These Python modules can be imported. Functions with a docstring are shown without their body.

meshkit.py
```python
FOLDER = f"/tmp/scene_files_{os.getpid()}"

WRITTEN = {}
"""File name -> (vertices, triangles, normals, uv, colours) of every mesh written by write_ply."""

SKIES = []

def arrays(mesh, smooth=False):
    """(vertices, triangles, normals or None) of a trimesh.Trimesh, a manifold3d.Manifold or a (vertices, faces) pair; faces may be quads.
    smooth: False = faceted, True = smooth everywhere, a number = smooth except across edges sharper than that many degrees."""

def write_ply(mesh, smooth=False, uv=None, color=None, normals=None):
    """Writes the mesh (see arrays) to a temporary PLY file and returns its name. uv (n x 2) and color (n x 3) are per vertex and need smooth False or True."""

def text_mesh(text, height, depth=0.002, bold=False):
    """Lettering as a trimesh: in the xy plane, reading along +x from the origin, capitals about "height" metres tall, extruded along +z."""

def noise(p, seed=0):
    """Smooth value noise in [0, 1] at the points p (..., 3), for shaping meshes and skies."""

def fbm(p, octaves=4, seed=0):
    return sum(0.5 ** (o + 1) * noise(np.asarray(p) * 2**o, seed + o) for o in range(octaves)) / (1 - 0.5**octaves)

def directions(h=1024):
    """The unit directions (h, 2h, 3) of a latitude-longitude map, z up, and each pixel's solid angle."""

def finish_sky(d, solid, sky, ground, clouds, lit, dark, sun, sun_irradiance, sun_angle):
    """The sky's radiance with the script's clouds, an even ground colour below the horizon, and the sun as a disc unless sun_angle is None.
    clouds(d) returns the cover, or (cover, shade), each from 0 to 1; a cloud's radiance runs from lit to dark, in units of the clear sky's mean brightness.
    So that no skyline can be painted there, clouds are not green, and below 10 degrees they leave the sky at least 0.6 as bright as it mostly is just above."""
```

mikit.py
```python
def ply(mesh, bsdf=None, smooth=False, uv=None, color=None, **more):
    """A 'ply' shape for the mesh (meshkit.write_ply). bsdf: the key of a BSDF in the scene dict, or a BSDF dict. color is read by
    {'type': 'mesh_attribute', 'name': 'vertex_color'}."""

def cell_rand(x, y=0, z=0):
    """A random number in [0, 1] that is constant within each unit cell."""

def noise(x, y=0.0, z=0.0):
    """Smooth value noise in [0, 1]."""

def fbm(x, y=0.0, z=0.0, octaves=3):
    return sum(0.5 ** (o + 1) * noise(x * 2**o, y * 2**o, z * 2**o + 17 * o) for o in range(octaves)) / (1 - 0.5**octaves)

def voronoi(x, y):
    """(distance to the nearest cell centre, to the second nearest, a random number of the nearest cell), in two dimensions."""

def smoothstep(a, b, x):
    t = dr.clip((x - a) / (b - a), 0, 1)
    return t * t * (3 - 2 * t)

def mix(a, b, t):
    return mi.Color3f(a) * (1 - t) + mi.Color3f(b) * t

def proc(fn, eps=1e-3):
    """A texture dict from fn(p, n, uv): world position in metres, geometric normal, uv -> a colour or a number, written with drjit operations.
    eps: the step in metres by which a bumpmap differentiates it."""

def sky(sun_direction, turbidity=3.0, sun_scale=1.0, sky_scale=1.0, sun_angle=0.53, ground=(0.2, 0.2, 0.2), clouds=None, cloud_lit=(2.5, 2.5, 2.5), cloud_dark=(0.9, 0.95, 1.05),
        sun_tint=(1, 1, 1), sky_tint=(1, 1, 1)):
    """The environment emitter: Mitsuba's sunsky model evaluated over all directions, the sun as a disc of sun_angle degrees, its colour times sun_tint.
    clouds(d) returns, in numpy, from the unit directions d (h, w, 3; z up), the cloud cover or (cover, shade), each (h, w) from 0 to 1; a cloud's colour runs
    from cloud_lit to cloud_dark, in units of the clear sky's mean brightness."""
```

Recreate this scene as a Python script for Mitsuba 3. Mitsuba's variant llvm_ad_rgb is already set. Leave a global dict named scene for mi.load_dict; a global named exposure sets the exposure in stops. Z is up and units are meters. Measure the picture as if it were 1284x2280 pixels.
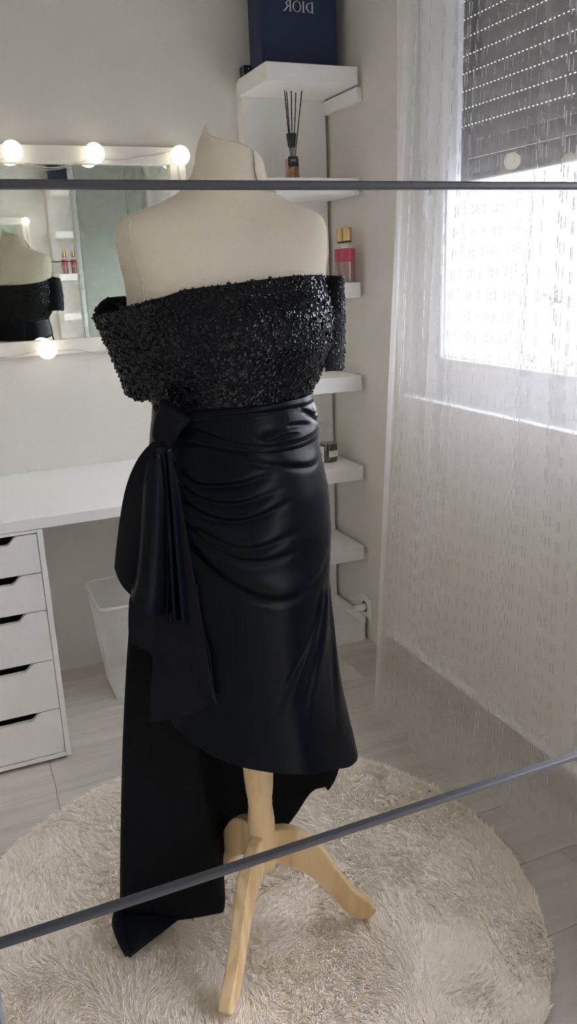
import math, numpy as np, trimesh, mitsuba as mi, mikit, meshkit, manifold3d as m3
import drjit as dr
from shapely.geometry import Polygon, Point
from shapely import affinity
from scipy.interpolate import CubicSpline, PchipInterpolator
T = mi.ScalarTransform4f
PI = math.pi
scene, labels = {}, {}

# ---------------------------------------------------------------- camera, sky, exposure
right = [0.91755959, -0.39568397, -0.0389692]
down = [-0.14634287, -0.2449665, -0.95842328]
fwd = [0.36968657, 0.88511333, -0.28267689]
M = np.eye(4)
M[:3, 0] = [-v for v in right]; M[:3, 1] = [-v for v in down]; M[:3, 2] = fwd; M[:3, 3] = [0, 0, 1.33]
scene['camera'] = {'type': 'perspective', 'fov': 39.1345, 'fov_axis': 'x', 'to_world': T(M), 'near_clip': 0.02, 'far_clip': 500.0}

def overcast(d):
    n = meshkit.fbm(d * 2.5, 4, 3)
    # an overcast sky: three times as bright overhead as at the horizon
    return np.full(d.shape[:2], 0.97), np.clip(1 - np.clip(d[..., 2], 0, 1) + (n - 0.5) * 0.3, 0, 1)
scene['sky'] = mikit.sky([0.75, -0.25, 0.62], turbidity=5.0, sun_scale=0.0, sky_scale=1.0, ground=(0.16, 0.16, 0.16),
                         clouds=overcast, cloud_lit=(2.08, 2.10, 2.30), cloud_dark=(0.80, 0.82, 0.91), sky_tint=(0.97, 1.0, 1.06))
exposure = 6.3
BULB = 0.036          # radiance of the frosted bulbs

# ---------------------------------------------------------------- materials
def rgb(c): return {'type': 'rgb', 'value': list(c)}
def pr(key, col, rough=0.5, spec=0.5, **k):
    scene[key] = {'type': 'twosided', 'b': {'type': 'principled', 'base_color': rgb(col) if not isinstance(col, dict) else col, 'roughness': rough, 'specular': spec, **k}}
def diff(key, col):
    scene[key] = {'type': 'twosided', 'b': {'type': 'diffuse', 'reflectance': rgb(col) if not isinstance(col, dict) else col}}

def wall_col(p, n, uv):
    v = mikit.fbm(p.x * 2.1 + 3, p.y * 2.1, p.z * 2.1, 3)
    return mikit.mix((0.725, 0.705, 0.66), (0.755, 0.735, 0.69), v)
diff('m_wall', mikit.proc(wall_col))
diff('m_ceiling', (0.74, 0.73, 0.70))
pr('m_white', (0.80, 0.79, 0.77), 0.32, 0.5)
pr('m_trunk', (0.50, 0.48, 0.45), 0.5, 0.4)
pr('m_desk', (0.82, 0.82, 0.82), 0.35, 0.5)
pr('m_pvc', (0.80, 0.82, 0.84), 0.3, 0.5)
pr('m_frame', (0.82, 0.80, 0.74), 0.4, 0.5)
pr('m_sage', (0.40, 0.45, 0.40), 0.45, 0.4)
pr('m_sage_trim', (0.66, 0.70, 0.68), 0.4, 0.4)
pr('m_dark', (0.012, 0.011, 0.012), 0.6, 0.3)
pr('m_rail', (0.040, 0.041, 0.048), 0.35, 0.4)
pr('m_rail_edge', (0.13, 0.135, 0.15), 0.3, 0.5)
pr('m_shutter', (0.075, 0.072, 0.076), 0.5, 0.4)
pr('m_mesh', (0.80, 0.79, 0.77), 0.45, 0.4)
pr('m_navy', (0.020, 0.033, 0.075), 0.55, 0.3)
pr('m_navy_print', (0.50, 0.50, 0.50), 0.4, 0.5)
pr('m_black', (0.016, 0.017, 0.02), 0.4, 0.5)
pr('m_brown', (0.05, 0.035, 0.03), 0.5, 0.4)
pr('m_gold', (0.75, 0.55, 0.27), 0.28, 0.5, metallic=1.0)
pr('m_label', (0.75, 0.75, 0.74), 0.5, 0.4)
pr('m_print', (0.62, 0.64, 0.68), 0.5, 0.4)
pr('m_pink_label', (0.50, 0.06, 0.11), 0.3, 0.5)
pr('m_cable', (0.62, 0.58, 0.50), 0.5, 0.4)
scene['m_mirror'] = {'type': 'twosided', 'b': {'type': 'conductor', 'material': 'Ag', 'specular_reflectance': rgb((0.88, 0.92, 0.89))}}
scene['m_pane'] = {'type': 'thindielectric', 'int_ior': 1.5}
scene['m_glass'] = {'type': 'dielectric', 'int_ior': 1.5}
scene['m_clear_plastic'] = {'type': 'thindielectric', 'int_ior': 1.6}
scene['m_frosted'] = {'type': 'principled', 'base_color': rgb((0.85, 0.84, 0.82)), 'roughness': 0.3, 'spec_trans': 0.5, 'eta': 1.4}
pr('m_amber', (0.30, 0.075, 0.015), 0.12, 0.6)
pr('m_darkliquid', (0.018, 0.016, 0.018), 0.12, 0.6)
pr('m_pinkliquid', (0.30, 0.14, 0.13), 0.10, 0.7)
pr('m_red', (0.32, 0.13, 0.11), 0.4, 0.5)
# sheer voile: an open weave of thin threads
scene['m_voile'] = {'type': 'mask', 'opacity': 0.15, 'b': {'type': 'principledthin', 'base_color': rgb((0.93, 0.92, 0.92)), 'roughness': 0.6, 'diff_trans': 0.9, 'spec_trans': 0.0, 'eta': 1.2}}
scene['m_hem'] = {'type': 'mask', 'opacity': 0.45, 'b': {'type': 'principledthin', 'base_color': rgb((0.93, 0.92, 0.92)), 'roughness': 0.6, 'diff_trans': 0.9, 'spec_trans': 0.0, 'eta': 1.2}}
scene['m_thread'] = {'type': 'principledthin', 'base_color': rgb((0.66, 0.64, 0.64)), 'roughness': 0.5, 'diff_trans': 0.35, 'spec_trans': 0.0, 'eta': 1.3}
# dress
pr('m_satin', (0.0028, 0.0040, 0.0075), 0.31, 0.095)
pr('m_cloth', (0.0048, 0.0056, 0.0085), 0.5, 0.10)
pr('m_base', (0.006, 0.0065, 0.009), 0.8, 0.2)
pr('m_sequin', (0.0020, 0.0023, 0.0038), 0.07, 0.36)
pr('m_bead', (0.003, 0.0034, 0.005), 0.10, 0.40)
pr('m_lining', (0.0022, 0.0026, 0.0044), 0.75, 0.15)

def canvas_col(p, n, uv):
    v = mikit.fbm(p.x * 500, p.y * 500, p.z * 500, 2)
    return mikit.mix((0.66, 0.61, 0.50), (0.70, 0.65, 0.54), v)
diff('m_canvas', mikit.proc(canvas_col))
diff('m_seam', (0.60, 0.545, 0.44))

def wood_col(p, n, uv):
    w = mikit.fbm(p.x * 55 + 5 * mikit.noise(p.z * 5, p.x * 9), p.y * 55, p.z * 3.5, 3)
    s = mikit.smoothstep(0.35, 0.72, w)
    return mikit.mix((0.70, 0.51, 0.29), (0.56, 0.38, 0.19), s)
pr('m_wood', mikit.proc(wood_col), 0.38, 0.45)

PLW, PLL = 0.193, 1.285
def floor_col(p, n, uv):
    r = dr.floor((p.y + 3.0) / PLW)
    q = dr.floor((p.x + 5.0 + 0.43 * PLL * mikit.cell_rand(r, 1, 7)) / PLL)
    tone = mikit.cell_rand(r, q, 2)
    g = mikit.fbm(p.x * 2.2 + tone * 40, p.y * 46 + 2.0 * mikit.noise(p.x * 3, p.y * 5), tone * 9, 4)
    c = mikit.mix((0.545, 0.505, 0.455), (0.61, 0.57, 0.52), mikit.smoothstep(0.3, 0.72, g))
    return c * (0.93 + 0.12 * tone)
pr('m_floor', mikit.proc(floor_col), 0.42, 0.4)

def pile_col(p, n, uv):
    v = mikit.fbm(p.x * 9, p.y * 9, 1.0, 3)
    w = mikit.fbm(p.x * 160, p.y * 160, 4.0, 2)
    c = mikit.mix((0.945, 0.88, 0.785), (0.98, 0.925, 0.84), v)
    spot = mikit.smoothstep(0.014, 0.004, dr.sqrt(dr.square(p.x - 0.93) + dr.square(p.y - 1.665)))
    c = mikit.mix(c, (0.55, 0.25, 0.24), 0.6 * spot)
    return c * (0.93 + 0.12 * w)
diff('m_pile', mikit.proc(pile_col))
diff('m_rug', (0.93, 0.87, 0.78))
diff('m_leaf', (0.36, 0.39, 0.33))
diff('m_bark', (0.20, 0.16, 0.12))

# ---------------------------------------------------------------- helpers
def add(key, mesh, bsdf, smooth=False, **k):
    base, i = key, 0
    while key in scene:
        i += 1; key = f'{base}_{i:03d}'
    scene[key] = mikit.ply(mesh, bsdf, smooth, **k)
    return key
def addcopy(key, src, to_world):
    base, i = key, 0
    while key in scene:
        i += 1; key = f'{base}_{i:03d}'
    scene[key] = {**scene[src], 'to_world': to_world}
    return key
def lab(key, label, cat=None, group=None, kind=None):
    d = {}
    if label: d['label'] = label
    if cat: d['category'] = cat
    if group: d['group'] = group
    if kind: d['kind'] = kind
    labels[key] = d
def box(x0, x1, y0, y1, z0, z1, c=0.0015):
    """A box with chamfered edges."""
    lo, hi = np.minimum([x0, y0, z0], [x1, y1, z1]), np.maximum([x0, y0, z0], [x1, y1, z1])
    c = min(c, (hi - lo).min() * 0.45)
    pts = []
    for i in range(8):
        s = np.array([(i >> k) & 1 for k in range(3)])
        p = np.where(s, hi, lo); d = np.where(s, -c, c)
        for k in range(3):
            q = p + d; q[k] = p[k]; pts.append(q)
    return trimesh.convex.convex_hull(np.array(pts))
def cat(ms): return trimesh.util.concatenate(ms)
def move(m, v): m = m.copy(); m.apply_translation(v); return m
def grid_mesh(P, wrap=False):
    n, m = P.shape[:2]
    i = np.arange(n * m).reshape(n, m)
    if wrap: i = np.concatenate([i, i[:, :1]], 1)
    f = np.stack([i[:-1, :-1], i[1:, :-1], i[1:, 1:], i[:-1, 1:]], -1).reshape(-1, 4)
    return P.reshape(-1, 3), np.vstack([f[:, [0, 1, 2]], f[:, [0, 2, 3]]])
def normals(P):
    du, dv = np.gradient(P, axis=0), np.gradient(P, axis=1)
    n = np.cross(du, dv)
    return n / np.maximum(np.linalg.norm(n, axis=-1, keepdims=True), 1e-12)
def thick(P, th, sign=1):
    """A cloth sheet of thickness th from a grid of points, rims closed."""
    N = normals(P) * sign
    Q = P - N * th
    n, m = P.shape[:2]
    v1, f1 = grid_mesh(P); v2, f2 = grid_mesh(Q)
    i = np.arange(n * m).reshape(n, m)
    loop = np.concatenate([i[0, :], i[1:, -1], i[-1, -2::-1], i[-2:0:-1, 0]])
    a, b = loop, np.roll(loop, -1)
    o = n * m
    r = np.vstack([np.stack([a, b, b + o], 1), np.stack([a, b + o, a + o], 1)])
    return trimesh.Trimesh(np.vstack([v1, v2]), np.vstack([f1, f2[:, ::-1] + o, r]), process=False)
def lathe(prof, c=(0, 0, 0), n=40):
    m = trimesh.creation.revolve(np.array(prof, float), sections=n)
    return move(m, c)
def tube(path, r, n=8, caps=True):
    path = np.asarray(path, float)
    t = np.gradient(path, axis=0); t /= np.linalg.norm(t, axis=1, keepdims=True)
    up = np.array([0, 0, 1.0]) if abs(t[0, 2]) < 0.9 else np.array([1.0, 0, 0])
    rings = []
    x = np.cross(t[0], up); x /= np.linalg.norm(x)
    for k in range(len(path)):
        x = x - t[k] * (x @ t[k]); x /= np.linalg.norm(x)
        y = np.cross(t[k], x)
        rr = r[k] if np.ndim(r) else r
        a = np.arange(n) * 2 * PI / n
        rings.append(path[k] + rr * (np.cos(a)[:, None] * x + np.sin(a)[:, None] * y))
    P = np.array(rings)
    v, f = grid_mesh(P, True)
    i = len(v)
    v = np.vstack([v, path[0], path[-1]])
    k = np.arange(n); e = (k + 1) % n; o = (len(path) - 1) * n
    f = np.vstack([f, np.stack([e, k, k * 0 + i], 1)[:, ::-1], np.stack([k + o, e + o, k * 0 + i + 1], 1)[:, ::-1]])
    m = trimesh.Trimesh(v, f, process=False); m.fix_normals()
    return m
def spline(pts, n):
    pts = np.asarray(pts, float)
    d = np.r_[0, np.cumsum(np.linalg.norm(np.diff(pts, axis=0), axis=1))]
    return CubicSpline(d, pts)(np.linspace(0, d[-1], n))
def extr(poly, axis, a, b):
    """Extrude a 2-D outline along an axis: 'x' -> outline in (y,z), 'y' -> outline in (x,z), 'z' -> (x,y)."""
    m = trimesh.creation.extrude_polygon(poly if hasattr(poly, 'exterior') else Polygon(poly), b - a, engine='earcut')
    v = np.array(m.vertices); w = v.copy()
    if axis == 'y': w = np.stack([v[:, 0], v[:, 2] + a, v[:, 1]], 1)
    elif axis == 'x': w = np.stack([v[:, 2] + a, v[:, 0], v[:, 1]], 1)
    else: w = v + [0, 0, a]
    m = trimesh.Trimesh(w, m.faces, process=False); m.fix_normals()
    return m

# ---------------------------------------------------------------- room
YM = 0.55                    # plane of the sliding door
DB = 2.745                   # back wall
XW = 1.335                   # window wall
XW2 = 1.49                   # the same wall beyond the sliding door
YB2 = -1.645                 # far wall beyond the sliding door
XL = -1.75
HC = 2.5
def struct(key, label=None): lab(key, label, kind='structure')

# floor planks
base_mesh = box(XL, XW2 + 0.1, YB2 - 0.05, DB + 0.05, -0.05, -0.006)
k = add('floor', base_mesh, 'm_floor'); struct(k, 'pale grey-beige wood laminate floor')
rng = np.random.default_rng(4)
r0 = int(math.floor((YB2 + 3) / PLW)); r1 = int(math.floor((DB + 3) / PLW))
def cr(x, y=0, z=0):
    x, y, z = (np.uint32((int(math.floor(v)) + 1000000) & 0xFFFFFFFF) for v in (x, y, z))
    with np.errstate(over='ignore'):
        h = x * np.uint32(374761393) + y * np.uint32(668265263) + z * np.uint32(2147483647)
        h = (h ^ (h >> np.uint32(13))) * np.uint32(1274126177)
    return float((int(h) ^ (int(h) >> 16)) & 0xFFFFFF) / 16777215.0
for r in range(r0, r1 + 1):
    ya, yb = max(r * PLW - 3, YB2 - 0.05), min((r + 1) * PLW - 3, DB + 0.05)
    off = 0.43 * PLL * cr(r, 1, 7)
    q = math.floor((XL + 5 + off) / PLL)
    while True:
        xa, xb = max(q * PLL - 5 - off, XL), min((q + 1) * PLL - 5 - off, XW2 + 0.1)
        if xa >= XW2 + 0.1: break
        if xb - xa > 0.02 and yb - ya > 0.01:
            add('floor__plank', box(xa + 0.0004, xb - 0.0004, ya + 0.0004, yb - 0.0004, -0.008, 0.0, 0.0011), 'm_floor')
        q += 1

struct(add('wall_back', box(XL, XW2 + 0.1, DB, DB + 0.1, -0.05, HC, 0.0005), 'm_wall'), 'off-white back wall behind the desk and lit mirror')
struct(add('wall_left', box(XL - 0.1, XL, YB2 - 0.1, DB + 0.1, -0.05, HC, 0.0005), 'm_wall'))
struct(add('wall_front', box(XL, XW2 + 0.1, YB2 - 0.1, YB2, -0.05, HC, 0.0005), 'm_wall'))
struct(add('ceiling', box(XL, XW2 + 0.1, YB2 - 0.1, DB + 0.1, HC, HC + 0.1, 0.0005), 'm_ceiling'))
# window wall with its opening
WY0, WY1, WZ0, WZ1 = 0.64, 2.254, 0.94, 2.18
WT = 0.25
parts = [box(XW, XW + WT, YM, WY0, -0.05, HC, 0.0005), box(XW, XW + WT, WY1, DB + 0.05, -0.05, HC, 0.0005),
         box(XW, XW + WT, WY0, WY1, -0.05, WZ0, 0.0005), box(XW, XW + WT, WY0, WY1, WZ1, HC, 0.0005)]
struct(add('wall_right', cat(parts), 'm_wall'), 'off-white window wall with socket and shelf column')
W2 = (-0.85, 0.10)
parts = [box(XW2, XW2 + 0.1, YB2, W2[0], -0.05, HC, 0.0005), box(XW2, XW2 + 0.1, W2[1], YM + 0.01, -0.05, HC, 0.0005),
         box(XW2, XW2 + 0.1, W2[0], W2[1], -0.05, 0.06, 0.0005), box(XW2, XW2 + 0.1, W2[0], W2[1], WZ1, HC, 0.0005)]
struct(add('wall_right_near', cat(parts), 'm_wall'))
# baseboard trunking on the window wall under the curtain
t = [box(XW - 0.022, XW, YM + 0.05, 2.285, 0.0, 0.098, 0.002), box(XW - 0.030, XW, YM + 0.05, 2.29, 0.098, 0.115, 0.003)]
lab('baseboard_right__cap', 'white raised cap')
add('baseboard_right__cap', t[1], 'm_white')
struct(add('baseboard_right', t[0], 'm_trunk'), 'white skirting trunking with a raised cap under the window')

# window
FX = XW + 0.075              # inner face of the frame
OUT, IN = (WY0, WY1, WZ0, WZ1), (WY0 + 0.16, WY1 - 0.157, WZ0 + 0.134, WZ1 - 0.14)
f0 = 0.085
fr = [box(FX, FX + 0.07, WY0, WY0 + f0, WZ0, WZ1, 0.003), box(FX, FX + 0.07, WY1 - f0, WY1, WZ0, WZ1, 0.003),
      box(FX, FX + 0.07, WY0 + f0, WY1 - f0, WZ0, WZ0 + 0.07, 0.003), box(FX, FX + 0.07, WY0 + f0, WY1 - f0, WZ1 - 0.07, WZ1, 0.003)]
lab('window_1', 'white framed window behind the sheer curtain', kind='structure')
add('window_1__frame', cat(fr), 'm_pvc')
s0, s1, sz0, sz1 = WY0 + f0 - 0.012, WY1 - f0 + 0.012, WZ0 + 0.058, WZ1 - 0.058
sx0, sx1 = FX - 0.014, FX + 0.05
def bead(y0, y1, z0, z1):
    return [box(FX - 0.004, FX + 0.01, y0 - 0.008, y0, z0 - .008, z1 + .008, .002), box(FX - 0.004, FX + 0.01, y1, y1 + 0.008, z0 - .008, z1 + .008, .002),
            box(FX - 0.004, FX + 0.01, y0, y1, z0 - 0.008, z0, .002), box(FX - 0.004, FX + 0.01, y0, y1, z1, z1 + 0.008, .002)]
sash = [box(sx0, sx1, s0, IN[0] - 0.006, sz0, sz1, 0.004), box(sx0, sx1, IN[1] + 0.006, s1, sz0, sz1, 0.004),
        box(sx0, sx1, IN[0] - 0.006, IN[1] + 0.006, sz0, IN[2] - 0.006, 0.004), box(sx0, sx1, IN[0] - 0.006, IN[1] + 0.006, IN[3] + 0.006, sz1, 0.004)]
add('window_1__sash', cat(sash + bead(*IN)), 'm_pvc')
add('window_1__pane', (np.array([[FX + 0.03, IN[0] - .004, IN[2] - .004], [FX + 0.03, IN[1] + .004, IN[2] - .004], [FX + 0.03, IN[1] + .004, IN[3] + .004], [FX + 0.03, IN[0] - .004, IN[3] + .004]]), np.array([[0, 1, 2], [0, 2, 3]])), 'm_pane')
hx = FX - 0.024
add('window_1__hinge', cat([tube([[hx, WY1 - f0 + 0.006, 1.475], [hx, WY1 - f0 + 0.006, 1.535]], 0.009, 12), tube([[hx, WY1 - f0 + 0.006, 1.538], [hx, WY1 - f0 + 0.006, 1.56]], 0.0095, 12), box(hx, FX, WY1 - f0 - 0.006, WY1 - f0 + 0.02, 1.478, 1.532, 0.002)]), 'm_pvc', 30)
add('window_1__sill', box(XW - 0.001, FX, WY0 + 0.001, WY1 - 0.001, WZ0 + 0.0002, WZ0 + 0.006, 0.002), 'm_pvc')
# the window of the near side (shutter up)
lab('window_2', None, kind='structure')
add('window_2__frame', cat([box(XW2 + .03, XW2 + .08, W2[0], W2[0] + .06, .06, WZ1, .003), box(XW2 + .03, XW2 + .08, W2[1] - .06, W2[1], .06, WZ1, .003), box(XW2 + .03, XW2 + .08, W2[0] + .06, W2[1] - .06, .06, .12, .003)]), 'm_pvc')

# roller shutter outside, slats with light slots between them
SX = FX + 0.10
pitch, zb = 0.0462, 1.582
ya, yb = WY0 + 0.004, WY1 - 0.004
k = 0
z = zb
lab('roller_shutter', 'grey roller shutter pulled halfway down behind the sheer curtain', 'roller shutter')
th = np.linspace(-1, 1, 9)
while z < WZ1 - 0.01:
    slot = k >= 2
    last = z + 2 * pitch > WZ1
    zt = z + pitch - (0.0028 if slot else 0.0005)
    zz = (z + zt) / 2 + th * (zt - z) / 2
    xx = SX - 0.0055 * (1 - th ** 2)
    outl = np.vstack([np.stack([xx, zz], 1), np.stack([xx[::-1] + 0.002 + 0.006 * (1 - th ** 4), zz[::-1]], 1)])
    m = extr(Polygon(outl), 'y', ya, yb)
    ms = [m]
    if slot and not last:    # hooks that carry the next slat, gaps of daylight between them
        for yy in np.arange(ya + 0.004, yb, 0.0165):
            ms.append(box(SX + 0.000, SX + 0.002, yy, yy + 0.0085, zt - 0.001, z + pitch + 0.001, 0.0004))
    add('roller_shutter__slat', cat(ms), 'm_shutter', 25)
    z += pitch; k += 1
for y0, y1 in ((WY0 + 0.0005, WY0 + 0.05), (WY1 - 0.05, WY1 - 0.0005)):
    add('roller_shutter__guide_rail', cat([box(SX - 0.022, SX - 0.0145, y0, y1, WZ0 + 0.002, WZ1 - 0.001, .001), box(SX + 0.014, SX + 0.022, y0, y1, WZ0 + 0.002, WZ1 - 0.001, .001)]), 'm_pvc')
add('roller_shutter__box_edge', box(SX - 0.03, SX + 0.03, WY0 + .0005, WY1 - .0005, WZ1 - 0.012, WZ1 - 0.0005, .001), 'm_shutter')
add('roller_shutter__bottom_bar', box(SX - 0.007, SX + 0.010, ya, yb, zb - 0.016, zb - 0.0005, 0.003), 'm_shutter')

# ---------------------------------------------------------------- sliding door frame (mirror door), dark rails
DX0, DX1 = -0.0270, 0.905
lab('sliding_door', 'tall sliding door frame with slim dark grey cross rails standing in front of everything', 'sliding door')
def rail(zc):
    h = 0.0055
    return box(DX0, DX1, YM - 0.004, YM + 0.005, zc - h / 2, zc + h / 2, 0.0012)
ZR = [0.315, 0.8515, 1.3878, 1.924]
for zc in ZR[1:3] + [ZR[0], ZR[3]]:
    k = add('sliding_door__rail', rail(zc), 'm_rail')
def stile(x0, x1):
    return cat([box(x0, x1, YM - 0.010, YM + 0.010, 0.012, 2.32, 0.002), box(x0 + 0.006, x1 - 0.006, YM - 0.014, YM + 0.014, 0.012, 2.32, 0.002)])
add('sliding_door__stile', stile(DX0 - 0.026, DX0), 'm_rail_edge')
add('sliding_door__stile', stile(DX1, DX1 + 0.030), 'm_sage_trim')
add('sliding_door__rail', box(DX0, DX1, YM - 0.010, YM + 0.010, 0.012, 0.035, 0.002), 'm_rail')
add('sliding_door__rail', box(DX0, DX1, YM - 0.010, YM + 0.010, 2.297, 2.32, 0.002), 'm_rail')
struct(add('trim_1', box(DX0 - 0.027, XW, YM - 0.02, YM + 0.02, 2.325, HC, .001), 'm_wall'))
k = add('door_1', cat([box(DX1 + 0.036, 1.225, YM - 0.012, YM + 0.008, 0.005, 2.32, .002), box(1.225, 1.238, YM - 0.012, YM + 0.013, 0.005, 2.32, .002), box(1.238, XW, YM - 0.012, YM + 0.008, 0.005, 2.32, .002)]), 'm_sage'); struct(k, 'sage grey wardrobe door seen in the lit mirror')

# ---------------------------------------------------------------- desk
lab('desk', 'long white desk top along the back wall under the lit mirror', 'desk')
add('desk__top', box(-1.5, 0.93, 2.165, DB - 0.002, 0.7015, 0.7325, 0.0015), 'm_desk')
add('desk__leg', box(0.86, 0.92, 2.60, 2.735, 0.0, 0.7015, 0.002), 'm_white')

# drawer unit
lab('drawer_unit', 'white five drawer unit with cut-out grips standing under the desk', 'drawer unit')
U0, U1, UY0, UY1 = -0.17, 0.1905, 2.165, 2.742
case = [box(U0, U0 + 0.0145, UY0, UY1, 0.012, 0.70, .001), box(U1 - 0.0145, U1, UY0, UY1, 0.012, 0.70, .001), box(U0 + 0.0145, U1 - 0.0145, UY0, UY1, 0.692, 0.70, .0008),
        box(U0 + 0.0145, U1 - 0.0145, UY0, UY1, 0.012, 0.0245, .001), box(U0 + 0.0145, U1 - 0.0145, UY1 - 0.006, UY1, 0.0245, 0.692, .0005)]
add('drawer_unit__case', cat(case), 'm_white')
for x in (U0 + .01, U1 - .04):
    for y in (UY0 + .02, UY1 - .05): add('drawer_unit__foot', box(x, x + 0.03, y, y + 0.03, 0, 0.012, .001), 'm_dark')
zs = [0.690, 0.579, 0.469, 0.319, 0.1666, 0.0262]
g = 0.0014
xc = (U0 + U1) / 2
for i in range(5):
    zt, z0 = zs[i] - g, zs[i + 1] + g
    xa, xb = U0 + 0.0145 + g, U1 - 0.0145 - g
    gw, gs, gd = 0.082, 0.036, 0.0215
    s = [(0, 0), (0.18, 0.03), (0.38, 0.24), (0.62, 0.72), (0.82, 0.96), (1, 1)]
    edge = [(xb, zt)] + [(xc + gw + gs * (1 - a), zt - gd * b) for a, b in s] + [(xc - gw - gs * (1 - a), zt - gd * b) for a, b in s[::-1]] + [(xa, zt)]
    add('drawer_unit__drawer', extr(Polygon([(xa, z0)] + [(xb, z0)] + edge), 'y', UY0 + 0.0015, UY0 + 0.019), 'm_white')
    dk = 'drawer_unit__drawer' + ('' if i == 0 else f'_{i:03d}')
    add(dk + '__tray', cat([box(xa + .008, xb - .008, UY0 + .0195, UY0 + .035, z0 + .008, zt - 0.040, .001), box(xa + .008, xb - .008, UY0 + .035, UY1 - .03, z0 + .008, z0 + .016, .001)]), 'm_white')
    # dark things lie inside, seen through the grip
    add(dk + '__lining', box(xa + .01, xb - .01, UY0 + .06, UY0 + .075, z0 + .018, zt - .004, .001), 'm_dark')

# ---------------------------------------------------------------- lit mirror on the wall
lab('vanity_mirror', 'white framed make-up mirror with round lit bulbs and loose cable on the back wall', 'mirror')
VX0, VX1, VZ0, VZ1 = -0.278, 0.8235, 1.108, 1.7265
yv0, yv1 = DB - 0.034, DB - 0.004
FW = 0.052
fr = [box(VX0, VX1, yv0, yv1, VZ1 - FW, VZ1, .0015), box(VX0, VX1, yv0, yv1, VZ0, VZ0 + 0.046, .0015), box(VX0, VX0 + FW, yv0, yv1, VZ0 + .046, VZ1 - FW, .0015), box(VX1 - FW, VX1, yv0, yv1, VZ0 + .046, VZ1 - FW, .0015)]
add('vanity_mirror__frame', cat(fr), 'm_frame')
gx0, gx1, gz0, gz1 = VX0 + FW - .004, VX1 - FW + .004, VZ0 + .042, VZ1 - FW + .004
nx, nz = 0.035, -0.012       # the glass sits a little askew in its frame
gxc, gzc, gy = 0.27, 1.4, DB - 0.020
def gyat(x, z): return gy + nx * (x - gxc) * 0.62 + nz * (z - gzc)
Pg = np.array([[x, gyat(x, z), z] for z in (gz0, gz1) for x in (gx0, gx1)])
v = np.vstack([Pg, Pg + [0, 0.004, 0]])
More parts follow.
